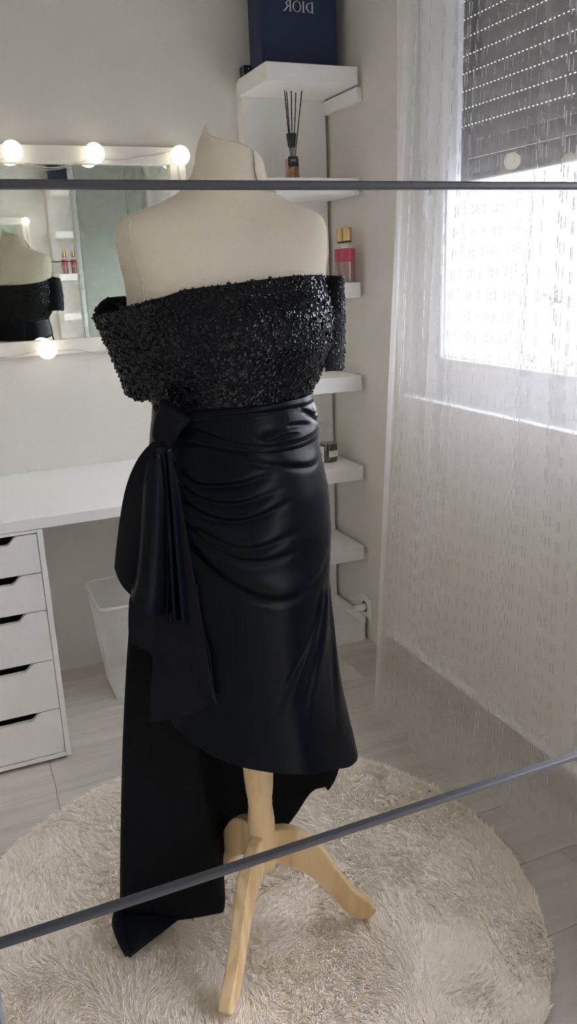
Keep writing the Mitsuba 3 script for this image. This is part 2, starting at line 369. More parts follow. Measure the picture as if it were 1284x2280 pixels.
f = np.array([[0, 1, 3], [0, 3, 2], [4, 7, 5], [4, 6, 7], [0, 5, 1], [0, 4, 5], [2, 3, 7], [2, 7, 6], [0, 2, 6], [0, 6, 4], [1, 5, 7], [1, 7, 3]])
add('vanity_mirror__glass', (v, f), 'm_mirror'); lab('vanity_mirror__glass', 'mirror glass reflecting the back of the dress')
bulbs = [(0.798, 1.698), (0.529, 1.7007), (0.290, 1.7025), (0.045, 1.7025), (-0.205, 1.7005), (0.798, 1.415), (0.321, 1.129), (0.585, 1.129), (0.798, 1.131), (0.045, 1.129), (-0.252, 1.415), (-0.252, 1.131)]
bm = trimesh.creation.icosphere(subdivisions=3, radius=0.0305)
bv = np.array(bm.vertices); bm.vertices = bv
for i, (x, zc) in enumerate(bulbs):
    key = add('vanity_mirror__bulb', move(bm, (x, yv0 - 0.034, zc)), 'm_label', True, emitter={'type': 'area', 'radiance': rgb((BULB, BULB * 0.93, BULB * 0.74))})
    add(key + '__socket', lathe([(0, 0), (0.023, 0), (0.021, 0.008), (0.018, 0.016), (0, 0.016)], n=24).apply_transform(np.array([[1, 0, 0, x], [0, 0, -1, yv0], [0, 1, 0, zc], [0, 0, 0, 1.0]])), 'm_white', 30)
def cable(a, b, sag, seed):
    r = np.random.default_rng(seed)
    t = np.linspace(0, 1, 40)
    a, b = np.array(a), np.array(b)
    P = a + (b - a) * t[:, None]
    n = sum(r.normal() * np.sin((j + 1) * PI * t) / (j + 1) for j in range(1, 4))
    P[:, 2] += -sag * 4 * t * (1 - t) * (0.6 if a[2] - b[2] == 0 else 1) + 0.006 * n
    P[:, 1] -= 0.004 + 0.004 * np.sin(PI * t)
    return P
ycab = yv0 - 0.006
segs = [((0.300, 1.672), (0.512, 1.685), 0.016, 1), ((0.548, 1.693), (0.782, 1.715), 0.012, 5), ((0.055, 1.69), (0.275, 1.69), 0.012, 3), ((-0.195, 1.69), (0.03, 1.69), 0.015, 4), ((0.335, 1.124), (0.573, 1.122), 0.010, 6), ((0.06, 1.122), (0.305, 1.127), 0.012, 7), ((0.6, 1.122), (0.782, 1.127), 0.012, 8), ((-0.235, 1.122), (0.03, 1.127), 0.012, 9)]
P = [tube(cable((a[0], ycab, a[1]), (b[0], ycab, b[1]), sg, sd), 0.0017, 6) for a, b, sg, sd in segs]
tt = np.linspace(0, 1, 30)
for z0, z1 in ((1.67, 1.445), (1.385, 1.16)):
    P.append(tube(np.stack([0.797 + 0.008 * np.sin(PI * tt), np.full(30, ycab), z0 + (z1 - z0) * tt], 1), 0.0017, 6))
    P.append(tube(np.stack([-0.252 - 0.006 * np.sin(PI * tt), np.full(30, ycab), z0 + (z1 - z0) * tt], 1), 0.0017, 6))
add('vanity_mirror__cable', cat(P), 'm_cable', True)
VKEYS = [k for k in scene if k.startswith('vanity_mirror__')]

# ---------------------------------------------------------------- shelf column
lab('shelf_column', 'tall white column of open box shelves in the corner by the window wall', 'shelf unit')
S0, S1, SY0 = 1.0125, 1.3185, 2.46
add('shelf_column__back_panel', box(1.022, 1.322, DB - 0.046, DB - 0.001, 0.0, 1.926, .0015), 'm_white')
tops = [1.929, 1.611, 1.2915, 0.985, 0.670, 0.372, 0.068]
for zt in tops:
    add('shelf_column__shelf', box(S0, S1, SY0, DB - 0.045, zt - (0.050 if zt > 0.1 else 0.068), zt, .0015), 'm_white')
def cleat(z0, z1): return box(S1 - 0.004, XW - 0.001, SY0 + 0.004, DB - 0.046, z0, z1, .001)
add('shelf_column__cleat', cleat(1.832, 1.874), 'm_white')
add('shelf_column__cleat', box(S1 - 0.010, S1 + 0.004, SY0 + 0.003, DB - 0.046, 0.068, 0.098, .001), 'm_white')
SKEYS = [k for k in scene if k.startswith('shelf_column__')]

# navy gift box with lettering
BX0, BX1, BY0, BY1 = 1.036, 1.299, 2.55, 2.655
lab('gift_box', 'upright navy blue gift box with pale serif lettering on top of the shelf column', 'box')
add('gift_box__body', box(BX0 + .003, BX1 - .003, BY0 + .003, BY1 - .003, 1.929, 2.30, .002), 'm_navy')
add('gift_box__lid', box(BX0, BX1, BY0, BY1, 2.205, 2.305, .002), 'm_navy')
def serif_letters():
    def stem(x, w=0.20): return Polygon([(x, 0), (x + w, 0), (x + w, 1), (x, 1)])
    def foot(x0, x1, top): return Polygon([(x0, 0), (x1, 0), (x1, 0.035), (x0, 0.035)]) if not top else Polygon([(x0, 1), (x1, 1), (x1, 0.965), (x0, 0.965)])
    circ = Point(0, 0).buffer(1, 48)
    D = stem(0.1, 0.15)
    bowl = affinity.translate(affinity.scale(circ, 0.68, 0.5), 0.20, 0.5).difference(affinity.translate(affinity.scale(circ, 0.52, 0.455), 0.20, 0.5))
    D = D.union(bowl.intersection(Polygon([(0.18, -1), (2, -1), (2, 2), (0.18, 2)]))).union(foot(0, 0.3, 0)).union(foot(0, 0.3, 1))
    I = stem(0.1, 0.15).union(foot(0, 0.35, 0)).union(foot(0, 0.35, 1))
    O = affinity.translate(affinity.scale(circ, 0.48, 0.52), 0.48, 0.5).difference(affinity.translate(affinity.scale(circ, 0.345, 0.47), 0.48, 0.5))
    Rb = affinity.translate(affinity.scale(circ, 0.46, 0.27), 0.20, 0.73).difference(affinity.translate(affinity.scale(circ, 0.315, 0.225), 0.20, 0.73))
    R_ = stem(0.1, 0.15).union(Rb.intersection(Polygon([(0.18, -1), (2, -1), (2, 2), (0.18, 2)]))).union(foot(0, 0.35, 0)).union(foot(0, 0.3, 1))
    R_ = R_.union(Polygon([(0.34, 0.48), (0.50, 0.50), (0.90, 0.035), (1.0, 0.03), (1.0, 0), (0.74, 0)]))
    return [(D, 0.92), (I, 0.36), (O, 0.98), (R_, 1.0)]
x = 0; ps = []
for p, w in serif_letters():
    ps.append(affinity.translate(p, x, 0)); x += w + 0.06
sc = 0.0290
W = 0.1053
ms = []
for p in ps:                 # the lettering reads right to left, as in the photograph
    q = affinity.scale(p, -W / x * 1.0, sc, origin=(0, 0))
    q = affinity.translate(q, 1.2165, 2.0905)
    for gq in getattr(q, 'geoms', [q]):
        ms.append(extr(gq.buffer(0), 'y', BY0 - 0.0008, BY0 + 0.0005))
add('gift_box__lettering', cat(ms), 'm_navy_print'); lab('gift_box__lettering', 'pale grey serif lettering')
# small dark box beside it
lab('small_box', 'small black box half hidden on the left edge of the top shelf', 'box')
add('small_box__body', box(1.0145, 1.046, 2.645, 2.685, 1.929, 1.959, .001), 'm_black')
add('small_box__mark', cat([box(1.029, 1.0305, 2.6442, 2.6455, 1.946, 1.951, .0002), box(1.027, 1.0325, 2.6442, 2.6455, 1.9475, 1.949, .0002)]), 'm_print')
lab('dried_sprig', 'tiny brown knob beside the small black box', 'ornament')
add('dried_sprig__knob', lathe([(0, 0), (0.006, 0.001), (0.007, 0.012), (0.009, 0.022), (0.007, 0.031), (0, 0.034)], (1.056, 2.64, 1.929), 16), 'm_brown', True)

# reed diffuser
lab('reed_diffuser', 'cut glass reed diffuser with amber oil, black collar and black sticks', 'diffuser')
dx, dy, dz = 1.142, 2.585, 1.6112
def facet(r, z0, z1, n=14, amp=0.0016, rows=12):
    zz = np.linspace(z0, z1, rows); P = []
    for i, zv in enumerate(zz):
        a = np.arange(n) * 2 * PI / n + (i % 2) * PI / n
        rr = r + amp * ((np.arange(n) + i) % 2)
        P.append(np.stack([rr * np.cos(a), rr * np.sin(a), np.full(n, zv)], 1))
    v, f = grid_mesh(np.array(P), True)
    c0, c1 = len(v), len(v) + 1
    v = np.vstack([v, [0, 0, z0], [0, 0, z1]])
    k = np.arange(n); e = (k + 1) % n; o = (rows - 1) * n
    f = np.vstack([f, np.stack([k, e, k * 0 + c0], 1), np.stack([e + o, k + o, k * 0 + c1], 1)])
    m = trimesh.Trimesh(v, f, process=False); m.fix_normals(); return m
add('reed_diffuser__bottle', move(cat([facet(0.0225, 0.0005, 0.098), lathe([(0.0225, 0.098), (0.016, 0.104), (0.012, 0.107), (0, 0.107)], n=28)]), (dx, dy, dz)), 'm_clear_plastic')
add('reed_diffuser__oil', move(facet(0.0205, 0.003, 0.068, 14, 0.0014, 9), (dx, dy, dz)), 'm_amber')
add('reed_diffuser__collar', lathe([(0, 0.104), (0.0115, 0.104), (0.0135, 0.120), (0.0158, 0.137), (0.0158, 0.144), (0, 0.144)], (dx, dy, dz), 28), 'm_black', 30)
for x, zz, yy in ((1.1225, 1.8800, 2.58), (1.1377, 1.8845, 2.60), (1.1430, 1.8772, 2.575), (1.1700, 1.8782, 2.60), (1.1772, 1.8772, 2.57)):
    a = np.array([dx + 0.15 * (x - dx) - 0.10 * (x - dx), dy, dz + 0.02]); b = np.array([x, yy, zz])
    add('reed_diffuser__stick', tube(np.array([a, (a + b) / 2, b]), 0.0019, 8), 'm_black')
lp = [(dx + 0.0246 * math.sin(t), dy - 0.0246 * math.cos(t)) for t in np.radians(np.linspace(-54, 25, 10))]
P = np.array([[(x, y, dz + zz) for x, y in lp] for zz in (0.044, 0.074)])
add('reed_diffuser__label', thick(P, 0.0006), 'm_black')
def wrap_text(text, h, cx_, cy_, r, a0, z0, mirror=False):
    m = meshkit.text_mesh(text, h, 0.0004)
    v = np.array(m.vertices)
    w = v[:, 0].max()
    s = (w - v[:, 0]) if mirror else v[:, 0]
    t = a0 + (s - w / 2) / r
    rr = r + v[:, 2]
    return trimesh.Trimesh(np.stack([cx_ + rr * np.sin(t), cy_ - rr * np.cos(t), z0 + v[:, 1]], 1), m.faces, process=False)
add('reed_diffuser__print', wrap_text('GIFI', 0.0065, dx, dy, 0.0248, math.radians(-14), dz + 0.0585), 'm_print')

# body mist bottles
def mist(name, x, y, z, kx=1):
    prof = [(0, 0.0), (0.0215, 0.0), (0.0235, 0.003), (0.0235, 0.116), (0.0225, 0.122), (0.018, 0.1255), (0.012, 0.127), (0, 0.127)]
    add(name + '__bottle', lathe(prof, (x, y, z), 40), 'm_clear_plastic', 30)
    add(name + '__liquid', lathe([(0, 0.003), (0.0218, 0.003), (0.0222, 0.006), (0.0222, 0.108), (0, 0.108)], (x, y, z), 40), 'm_pinkliquid', 30)
    a = np.radians(np.linspace(-105, 52, 26))
    P = np.array([[(x + 0.0238 * math.sin(t), y - 0.0238 * math.cos(t), z + zz) for t in a] for zz in (0.066, 0.106)])
    add(name + '__label', thick(P, 0.0004), 'm_pink_label')
    add(name + '__collar', lathe([(0, 0.126), (0.0135, 0.126), (0.0135, 0.132), (0, 0.132)], (x, y, z), 32), 'm_brown', 30)
    add(name + '__cap', lathe([(0, 0.131), (0.0140, 0.131), (0.0143, 0.133), (0.0143, 0.170), (0.0128, 0.173), (0, 0.173)], (x, y, z), 36), 'm_gold', 30)
lab('body_mist', 'pink body mist bottle with gold cap, the nearer one at the shelf edge', 'perfume bottle', 'body mist bottles')
mist('body_mist', 1.287, 2.490, 1.2917)
lab('body_mist_001', 'pink body mist bottle with gold cap, half hidden behind the nearer one', 'perfume bottle', 'body mist bottles')
mist('body_mist_001', 1.2965, 2.552, 1.2917)

# spray bottle
lab('spray_bottle', 'small clear spray bottle of dark liquid with white labels on a lower shelf', 'spray bottle')
sx, sy, sz = 1.250, 2.595, 0.6702
add('spray_bottle__bottle', lathe([(0, 0), (0.031, 0), (0.0335, 0.003), (0.0335, 0.070), (0.031, 0.080), (0.024, 0.094), (0.016, 0.101), (0.0125, 0.104), (0, 0.104)], (sx, sy, sz), 40), 'm_clear_plastic', 40)
add('spray_bottle__liquid', lathe([(0, 0.006), (0.0305, 0.006), (0.0315, 0.009), (0.0315, 0.066), (0, 0.066)], (sx, sy, sz), 40), 'm_darkliquid', 40)
def lab_patch(a0, a1, z0, z1):
    a = np.radians(np.linspace(a0, a1, 14))
    return thick(np.array([[(sx + 0.0340 * math.sin(t), sy - 0.0340 * math.cos(t), sz + zz) for t in a] for zz in (z0, z1)]), 0.0005)
add('spray_bottle__label', lab_patch(-23, 58, 0.020, 0.042), 'm_label')
add('spray_bottle__label', lab_patch(-125, -53, 0.004, 0.058), 'm_label')
def lab_print(a0, a1, z0, z1):
    a = np.radians(np.linspace(a0, a1, 6))
    return thick(np.array([[(sx + 0.0345 * math.sin(t), sy - 0.0345 * math.cos(t), sz + zz) for t in a] for zz in (z0, z1)]), 0.0003)
for q in ((-2, 22, 0.0345, 0.0358), (14, 22, 0.0265, 0.0295), (-75, -66, 0.027, 0.031)): add('spray_bottle__print', lab_print(*q), 'm_black')
add('spray_bottle__pump', cat([lathe([(0, 0.103), (0.013, 0.103), (0.0125, 0.118), (0.008, 0.121), (0.008, 0.128), (0, 0.128)], (sx, sy, sz), 24),
    box(sx - 0.032, sx + 0.020, sy - 0.008, sy + 0.008, sz + 0.128, sz + 0.143, .004),
    tube([[sx - 0.024, sy, sz + 0.128], [sx - 0.026, sy, sz + 0.116], [sx - 0.020, sy, sz + 0.102]], 0.004, 8)]), 'm_frosted', 40)

# socket and plug
lab('wall_socket', 'white wall socket low on the window wall beside the shelf column', 'socket')
add('wall_socket__plate', box(XW - 0.010, XW, 2.432, 2.516, 0.088, 0.170, .003), 'm_white')
ring = lathe([(0.0215, 0), (0.0235, 0), (0.0235, 0.0015), (0.0215, 0.0015), (0.0215, 0)], n=32)
RX = np.array([[0, 0, -1, 0], [0, 1, 0, 0], [1, 0, 0, 0], [0, 0, 0, 1.0]])
rr_ = ring.copy(); rr_.apply_transform(RX); rr_ = move(rr_, (XW - 0.010, 2.474, 0.129))
add('wall_socket__ring', rr_, 'm_white', 30)
dk = lathe([(0, 0), (0.021, 0), (0.021, 0.0006), (0, 0.0006)], n=32); dk.apply_transform(RX)
add('wall_socket__recess', move(dk, (XW - 0.010, 2.474, 0.129)), 'm_brown', 30)
lab('power_plug', 'white power plug with thin cable pushed into the wall socket', 'plug')
pb = [tube([[XW - 0.0105, 2.474, 0.129], [XW - 0.030, 2.474, 0.129], [XW - 0.056, 2.474, 0.129]], [0.0135, 0.0130, 0.0115], 20)]
add('power_plug__body', cat(pb), 'm_white', 30)
add('power_plug__cable', tube(spline([[XW - 0.055, 2.474, 0.129], [XW - 0.075, 2.48, 0.126], [XW - 0.085, 2.53, 0.118], [XW - 0.07, 2.60, 0.108], [XW - 0.06, 2.66, 0.078], [XW - 0.10, 2.67, 0.0705], [XW - 0.2, 2.60, 0.0703], [XW - 0.26, 2.62, 0.0703]], 50), 0.0017, 6), 'm_label', True)

# ---------------------------------------------------------------- waste bin of wire mesh
lab('waste_bin', 'white wire mesh waste bin on the floor beside the drawer unit', 'waste bin')
def rsq(x0, x1, y0, y1, r, z, n=6):
    c = [(x1 - r, y0 + r, -90), (x1 - r, y1 - r, 0), (x0 + r, y1 - r, 90), (x0 + r, y0 + r, 180)]
    return np.array([(cx_ + r * math.cos(math.radians(a0 + a)), cy_ + r * math.sin(math.radians(a0 + a)), z) for cx_, cy_, a0 in c for a in np.linspace(0, 90, n)])
HB = 0.337
top = lambda e=0, z=HB: rsq(0.352 - e, 0.632 + e, 2.405 - e, 2.685 + e, 0.03, z)
bot = lambda e=0, z=0.0: rsq(0.382 - e, 0.602 + e, 2.433 - e, 2.653 + e, 0.022, z)
def ringtube(L, r): 
    L = np.vstack([L, L[:2]]); return tube(L, r, 8)
add('waste_bin__rim', ringtube(top(0.001), 0.0052), 'm_mesh', True)
bs = np.stack([bot(0.001, 0.002), bot(0.001, 0.012)])
b0 = trimesh.Trimesh(*grid_mesh(bs, True), process=False)
pts = bot(0, 0.004); c0 = pts.mean(0)
plate = trimesh.Trimesh(np.vstack([pts, c0]), [[i, (i + 1) % len(pts), len(pts)] for i in range(len(pts))], process=False)
add('waste_bin__base', cat([b0, plate]), 'm_mesh')
def loop_at(h):
    a, b = bot(), top(); w = a + (b - a) * (h / HB); return w
Tl, Bl = top(), bot()
def resample(L, n):
    L = np.vstack([L, L[:1]]); d = np.r_[0, np.cumsum(np.linalg.norm(np.diff(L, axis=0), axis=1))]
    t = np.arange(n) / n * d[-1]
    return np.stack([np.interp(t, d, L[:, k]) for k in range(3)], 1)
NB = 150
Tl, Bl = resample(Tl, NB), resample(Bl, NB)
def bp(i, h):                # point on the bin wall
    i = np.asarray(i, float) % NB; k = np.floor(i).astype(int); fr_ = (i - k)[..., None]
    a = Bl[k] * (1 - fr_) + Bl[(k + 1) % NB] * fr_; b = Tl[k] * (1 - fr_) + Tl[(k + 1) % NB] * fr_
    return a + (b - a) * np.asarray(h)[..., None]
ws = []
hh = np.linspace(0.02, 0.985, 34)
cen = np.array([0.492, 2.545, 0])
for s in (-1, 1):
    for i in range(NB):
        P = bp(i + s * hh * 44, hh)
        tg = np.gradient(P, axis=0); tg /= np.linalg.norm(tg, axis=1, keepdims=True)
        nr = P - cen; nr[:, 2] = 0; nr /= np.linalg.norm(nr, axis=1, keepdims=True)
        sd = np.cross(tg, nr); sd /= np.linalg.norm(sd, axis=1, keepdims=True)
        w_ = 0.00062
        G = np.stack([P - sd * w_, P + nr * 0.0006 * (1 if s > 0 else 0.2), P + sd * w_], 1)
        ws.append(trimesh.Trimesh(*grid_mesh(G), process=False))
k = add('waste_bin__wire_mesh', cat(ws), 'm_mesh'); lab(k, 'diagonal wire mesh wall', kind='stuff')
lab('tissue', 'small crumpled reddish paper in the mesh bin', 'paper')
tm = trimesh.creation.icosphere(subdivisions=3, radius=0.022)
tv = np.array(tm.vertices); tv *= (0.7 + 0.7 * meshkit.fbm(tv * 60, 3, 5))[:, None]; tv[:, 2] *= 0.7
tv[:, 2] -= tv[:, 2].min(); tm.vertices = tv + [0.47, 2.50, 0.006]
add('tissue__paper', tm, 'm_red')

# ---------------------------------------------------------------- rug
RC, RR = np.array([0.445, 1.377]), 0.634
lab('rug', 'round cream long-pile fluffy rug under the dress stand', 'rug')
bk = lathe([(0, 0.001), (RR - 0.03, 0.001), (RR - 0.022, 0.005), (RR - 0.03, 0.010), (0, 0.011)], (*RC, 0), 120)
add('rug__backing', bk, 'm_rug', 30)
rng = np.random.default_rng(21)
NBL = 330000
rad = (RR - 0.012) * np.sqrt(rng.random(NBL)); ang = rng.random(NBL) * 2 * PI
bx, by = RC[0] + rad * np.cos(ang), RC[1] + rad * np.sin(ang)
keep = (by > -1.0)
bx, by, rad, ang = bx[keep], by[keep], rad[keep], ang[keep]
n_ = len(bx)
p3 = np.stack([bx, by, 0 * bx], 1)
flow = 2 * PI * 1.6 * (meshkit.fbm(p3 * 4.0, 3, 1) - 0.2)
dirx, diry = np.cos(flow), np.sin(flow)
# clumps: blades lean together towards the middle of their tuft
cs = 0.021
jit = rng.random((2, 400, 400))
cxg, cyg = np.floor(bx / cs).astype(int), np.floor(by / cs).astype(int)
best = np.full(n_, 9.0); tx_, ty_ = np.zeros(n_), np.zeros(n_)
for a in (-1, 0, 1):
    for b in (-1, 0, 1):
        ix, iy = cxg + a, cyg + b
        qx, qy = (ix + jit[0, ix % 400, iy % 400]) * cs, (iy + jit[1, ix % 400, iy % 400]) * cs
        d = np.hypot(qx - bx, qy - by); w = d < best
        best = np.where(w, d, best); tx_ = np.where(w, qx, tx_); ty_ = np.where(w, qy, ty_)
big = np.clip((meshkit.fbm(p3 * 7.0 + 5, 3, 8) - 0.38) * 3.2, 0, 1)     # how tousled the pile is here
ln = (0.021 + 0.009 * rng.random(n_)) * np.where(rad > RR - 0.05, 0.8, 1)
edge = np.clip((rad - (RR - 0.07)) / 0.05, 0, 1)
lx = dirx * 1.0 + 0.36 * rng.normal(size=n_) + (tx_ - bx) * 22 * big + np.cos(ang) * edge * 0.35
ly = diry * 1.0 + 0.36 * rng.normal(size=n_) + (ty_ - by) * 22 * big + np.sin(ang) * edge * 0.35
lm = np.hypot(lx, ly); lean = np.minimum(lm, 1.3)
lx, ly = lx / np.maximum(lm, 1e-6), ly / np.maximum(lm, 1e-6)
tip = np.stack([lx * np.sin(lean), ly * np.sin(lean), np.cos(lean)], 1)
tip2 = np.stack([lx * np.sin(np.minimum(lean * 1.5, 1.75)), ly * np.sin(np.minimum(lean * 1.5, 1.75)), np.cos(np.minimum(lean * 1.5, 1.75))], 1)
b0_ = np.stack([bx, by, np.full(n_, 0.008)], 1)
m1 = b0_ + tip * (ln * 0.5)[:, None]; e1 = m1 + tip2 * (ln * 0.5)[:, None]
e1[:, 2] = np.maximum(e1[:, 2], 0.004)
sa = rng.random(n_) * 2 * PI
side = np.stack([np.cos(sa), np.sin(sa), 0 * sa], 1)
wd = 0.0011
V = np.stack([b0_ - side * wd, b0_ + side * wd, m1 - side * wd * 1.1, m1 + side * wd * 1.1, e1], 1).reshape(-1, 3)
o = (np.arange(n_) * 5)[:, None]
F = np.vstack([o + [0, 1, 3], o + [0, 3, 2], o + [2, 3, 4]])
# smooth shading frame: blades take the tuft's general direction
bn = 0.22 * np.cross(side, tip); bn *= np.sign(bn[:, 2:3] + 1e-9)
bn += [0, 0, 1]; bn += 0.18 * np.stack([lx * np.cos(lean), ly * np.cos(lean), 0 * lx], 1)
bn /= np.linalg.norm(bn, axis=1, keepdims=True)
path = meshkit.write_ply((V, F), normals=np.repeat(bn, 5, axis=0))
k = 'rug__pile'; scene[k] = {'type': 'ply', 'filename': path, 'face_normals': False, 'bsdf': {'type': 'ref', 'id': 'm_pile'}}; lab(k, 'long cream pile', kind='stuff')

# ---------------------------------------------------------------- dress form
AXX, AYY = 0.457, 1.30
_z = np.array([.30, .35, .4188, .4866, .553, .6365, .709, .762, .823, .89, .957, .997, 1.045, 1.084, 1.126, 1.152, 1.182, 1.2185, 1.26, 1.30, 1.34])
_a = np.array([.217, .209, .1995, .1875, .1755, .1645, .158, .1545, .158, .1625, .161, .155, .146, .140, .1335, .146, .162, .173, .178, .175, .172])
_bf = np.array([.172, .170, .165, .157, .150, .144, .140, .138, .137, .135, .128, .120, .110, .104, .101, .108, .120, .133, .134, .120, .105])
_bb = np.array([.16, .158, .155, .15, .148, .145, .143, .142, .14, .135, .125, .115, .104, .098, .096, .097, .099, .101, .101, .099, .095])
CXX = AXX - 0.0065
_sp = [PchipInterpolator(_z, q) for q in (_a, _bf, _bb)]
def prof(z): z = np.clip(z, .30, 1.34); return [s(z) for s in _sp]
def surf(th, z, inf=0.0):
    a, bf, bb = prof(z); c = np.cos(th); b = np.where(c > 0, bf, bb)
    return np.stack([CXX + (a + inf) * np.sin(th), AYY - (b + inf) * c, z + 0 * th], -1)

lab('dress_form', 'cream fabric tailor dress form on a turned pale wood tripod stand', 'dress form')
# torso rows: z, half width, front depth, back depth, squareness
rows = [(0.985, .150, .112, .108, 2.0), (1.05, .140, .104, .098, 2.0), (1.126, .128, .095, .090, 2.0), (1.18, .152, .112, .092, 2.0), (1.22, .164, .124, .094, 2.1), (1.26, .170, .122, .094, 2.2), (1.30, .1655, .110, .092, 2.3),
        (1.33, .1675, .098, .090, 2.4), (1.365, .1735, .086, .085, 2.5), (1.395, .1740, .074, .078, 2.6), (1.412, .1690, .066, .073, 2.6), (1.422, .158, .061, .070, 2.5), (1.430, .138, .058, .067, 2.4), (1.440, .110, .055, .063, 2.2), (1.452, .084, .052, .058, 2.1), (1.466, .066, .0495, .053, 2.0), (1.482, .0560, .0475, .049, 2.0), (1.500, .0500, .0455, .046, 2.0), (1.512, .0480, .0445, .0445, 2.0)]
rows = np.array(rows)
zz = np.concatenate([np.linspace(0.985, 1.33, 26)[:-1], np.linspace(1.33, 1.512, 44)])
R_ = PchipInterpolator(rows[:, 0], rows[:, 1:])(zz)
th = np.linspace(-PI, PI, 145)[:-1]
def sup(v, e): return np.sign(v) * np.abs(v) ** (2 / e)
P = []
for zv, (a, bf, bb, e) in zip(zz, R_):
    c_, s_ = np.cos(th), np.sin(th)
    b = np.where(c_ > 0, bf, bb)
    cx_ = np.interp(zv, [1.2, 1.33, 1.42, 1.50], [CXX, AXX - 0.0045, AXX - .0035, AXX + .008])
    P.append(np.stack([cx_ + a * sup(s_, e), AYY - b * sup(c_, e), np.full_like(th, zv)], 1))
P = np.array(P)
v, f = grid_mesh(P, True)
v = np.vstack([v, P[0].mean(0)])
n = len(th); k = np.arange(n)
f = np.vstack([f, np.stack([(k + 1) % n, k, k * 0 + len(v) - 1], 1)])
torso = trimesh.Trimesh(v, f, process=False); torso.fix_normals()
add('dress_form__torso', torso, 'm_canvas', True)
# seams: the rim of each arm plate and the middle of the chest
for sgn in (-1, 1):
    L = []
    for zv, (a, bf, bb, e) in zip(zz, R_):
        if 1.18 < zv < 1.418:
            tq = sgn * np.interp(zv, [1.18, 1.35, 1.418], [1.16, 1.12, 1.20])
            cx_ = np.interp(zv, [1.2, 1.33, 1.42, 1.50], [CXX, AXX - 0.0045, AXX - .0035, AXX + .008])
            L.append([cx_ + (a + .0002) * sup(np.sin(tq), e), AYY - (bf + .0002) * sup(np.cos(tq), e), zv])
    add('dress_form__seam', tube(L, 0.0009, 6), 'm_seam', True)
# cloth cap over the neck, pinched up at one end
n = 96
th = np.linspace(-PI, PI, n + 1)[:-1]
def zrim(t):
    pk = np.exp(-((t + 1.25) / 0.30) ** 2)
    return 1.514 + 0.016 * np.cos(t + 1.2) + 0.022 * pk - 0.010 * np.exp(-((t - 1.4) / 0.6) ** 2)
P = []
for w in np.linspace(0, 1, 14):
    zt = 1.462 + (zrim(th) - 1.462) * w
    a = np.interp(zt, [1.462, 1.482, 1.50, 1.512, 1.56], [.0712, .0580, .0520, .0505, .0430])
    b = np.interp(zt, [1.462, 1.482, 1.50, 1.512, 1.56], [.0520, .0490, .0470, .0462, .030])
    pin = np.exp(-((th + 1.35) / 0.40) ** 2) * np.clip((zt - 1.515) / 0.04, 0, 1)
    fold = 0.0016 * np.sin(5 * th + 7 * w) * w
    cx_ = np.interp(zt, [1.33, 1.42, 1.50], [AXX - 0.0045, AXX - .0035, AXX + .008])
    P.append(np.stack([cx_ + (a + fold - 0.008 * pin) * np.sin(th), AYY - (b + fold) * (1 - 0.45 * pin) * np.cos(th), zt], 1))
for w, s in ((0.05, .985), (0.2, .93), (0.45, .75), (0.75, .4), (0.95, .08)):
    c0 = np.array([AXX + .008, AYY, 0])
    q = P[13].copy(); q[:, :2] = c0[:2] + (q[:, :2] - c0[:2]) * s
    zc = 1.512
    q[:, 2] = P[13][:, 2] + (zc - P[13][:, 2]) * min(1, w * 1.5) + 0.004 * (w < .1)
    q[:, 2] += 0.003 * np.sin(3 * th) * (w > .1)
    P.append(q)
P = np.array(P)
cap = trimesh.Trimesh(*grid_mesh(P, True), process=False)
add('dress_form__neck_cap', cap, 'm_canvas', True); lab('dress_form__neck_cap', 'gathered cream cloth over the neck with a pinched corner')
# overlapping hem strip on the right of the neck
tq = np.linspace(0.50, 1.75, 20)
G = []
for w in np.linspace(0, 1, 12):
    zt = 1.455 + (zrim(tq) + .002 - 1.455) * w
    a = np.interp(zt, [1.455, 1.462, 1.482, 1.50, 1.512, 1.56], [.0815, .0725, .0590, .0535, .0520, .046]); b = np.interp(zt, [1.462, 1.482, 1.50, 1.512, 1.56], [.0535, .0505, .0488, .048, .032])
    cx_ = np.interp(zt, [1.33, 1.42, 1.50], [AXX - 0.0045, AXX - .0035, AXX + .008])
    G.append(np.stack([cx_ + (a + .001) * np.sin(tq), AYY - (b + .001) * np.cos(tq), zt], 1))
add('dress_form__neck_band', thick(np.array(G), 0.0012), 'm_canvas', True)
# pole and legs
pole = [(0, 0.176), (0.016, 0.176), (0.0235, 0.180), (0.0265, 0.190), (0.0272, 0.215), (0.0268, 0.290), (0.0252, 0.312), (0.0236, 0.324), (0.0247, 0.330), (0.0237, 0.337), (0.0256, 0.350), (0.0272, 0.366), (0.0292, 0.395), (0.0300, 0.43), (0.029, 0.50), (0.026, 0.9), (0.026, 0.986), (0, 0.986)]
add('dress_form__pole', lathe(pole, (AXX, AYY, 0), 48), 'm_wood', 35)
topc = spline([(0.0200, .2660), (.050, .2650), (.085, .2480), (.118, .2100), (.145, .1620), (.170, .1170), (.196, .0850), (.216, .0650), (.230, .0420)], 40)
botc = spline([(.218, .0270), (.200, .0260), (.182, .0340), (.160, .0560), (.135, .0920), (.108, .1300), (.080, .1580), (.050, .1780), (.0200, .1900)], 40)
outl = Polygon(np.vstack([topc, botc])).buffer(0)
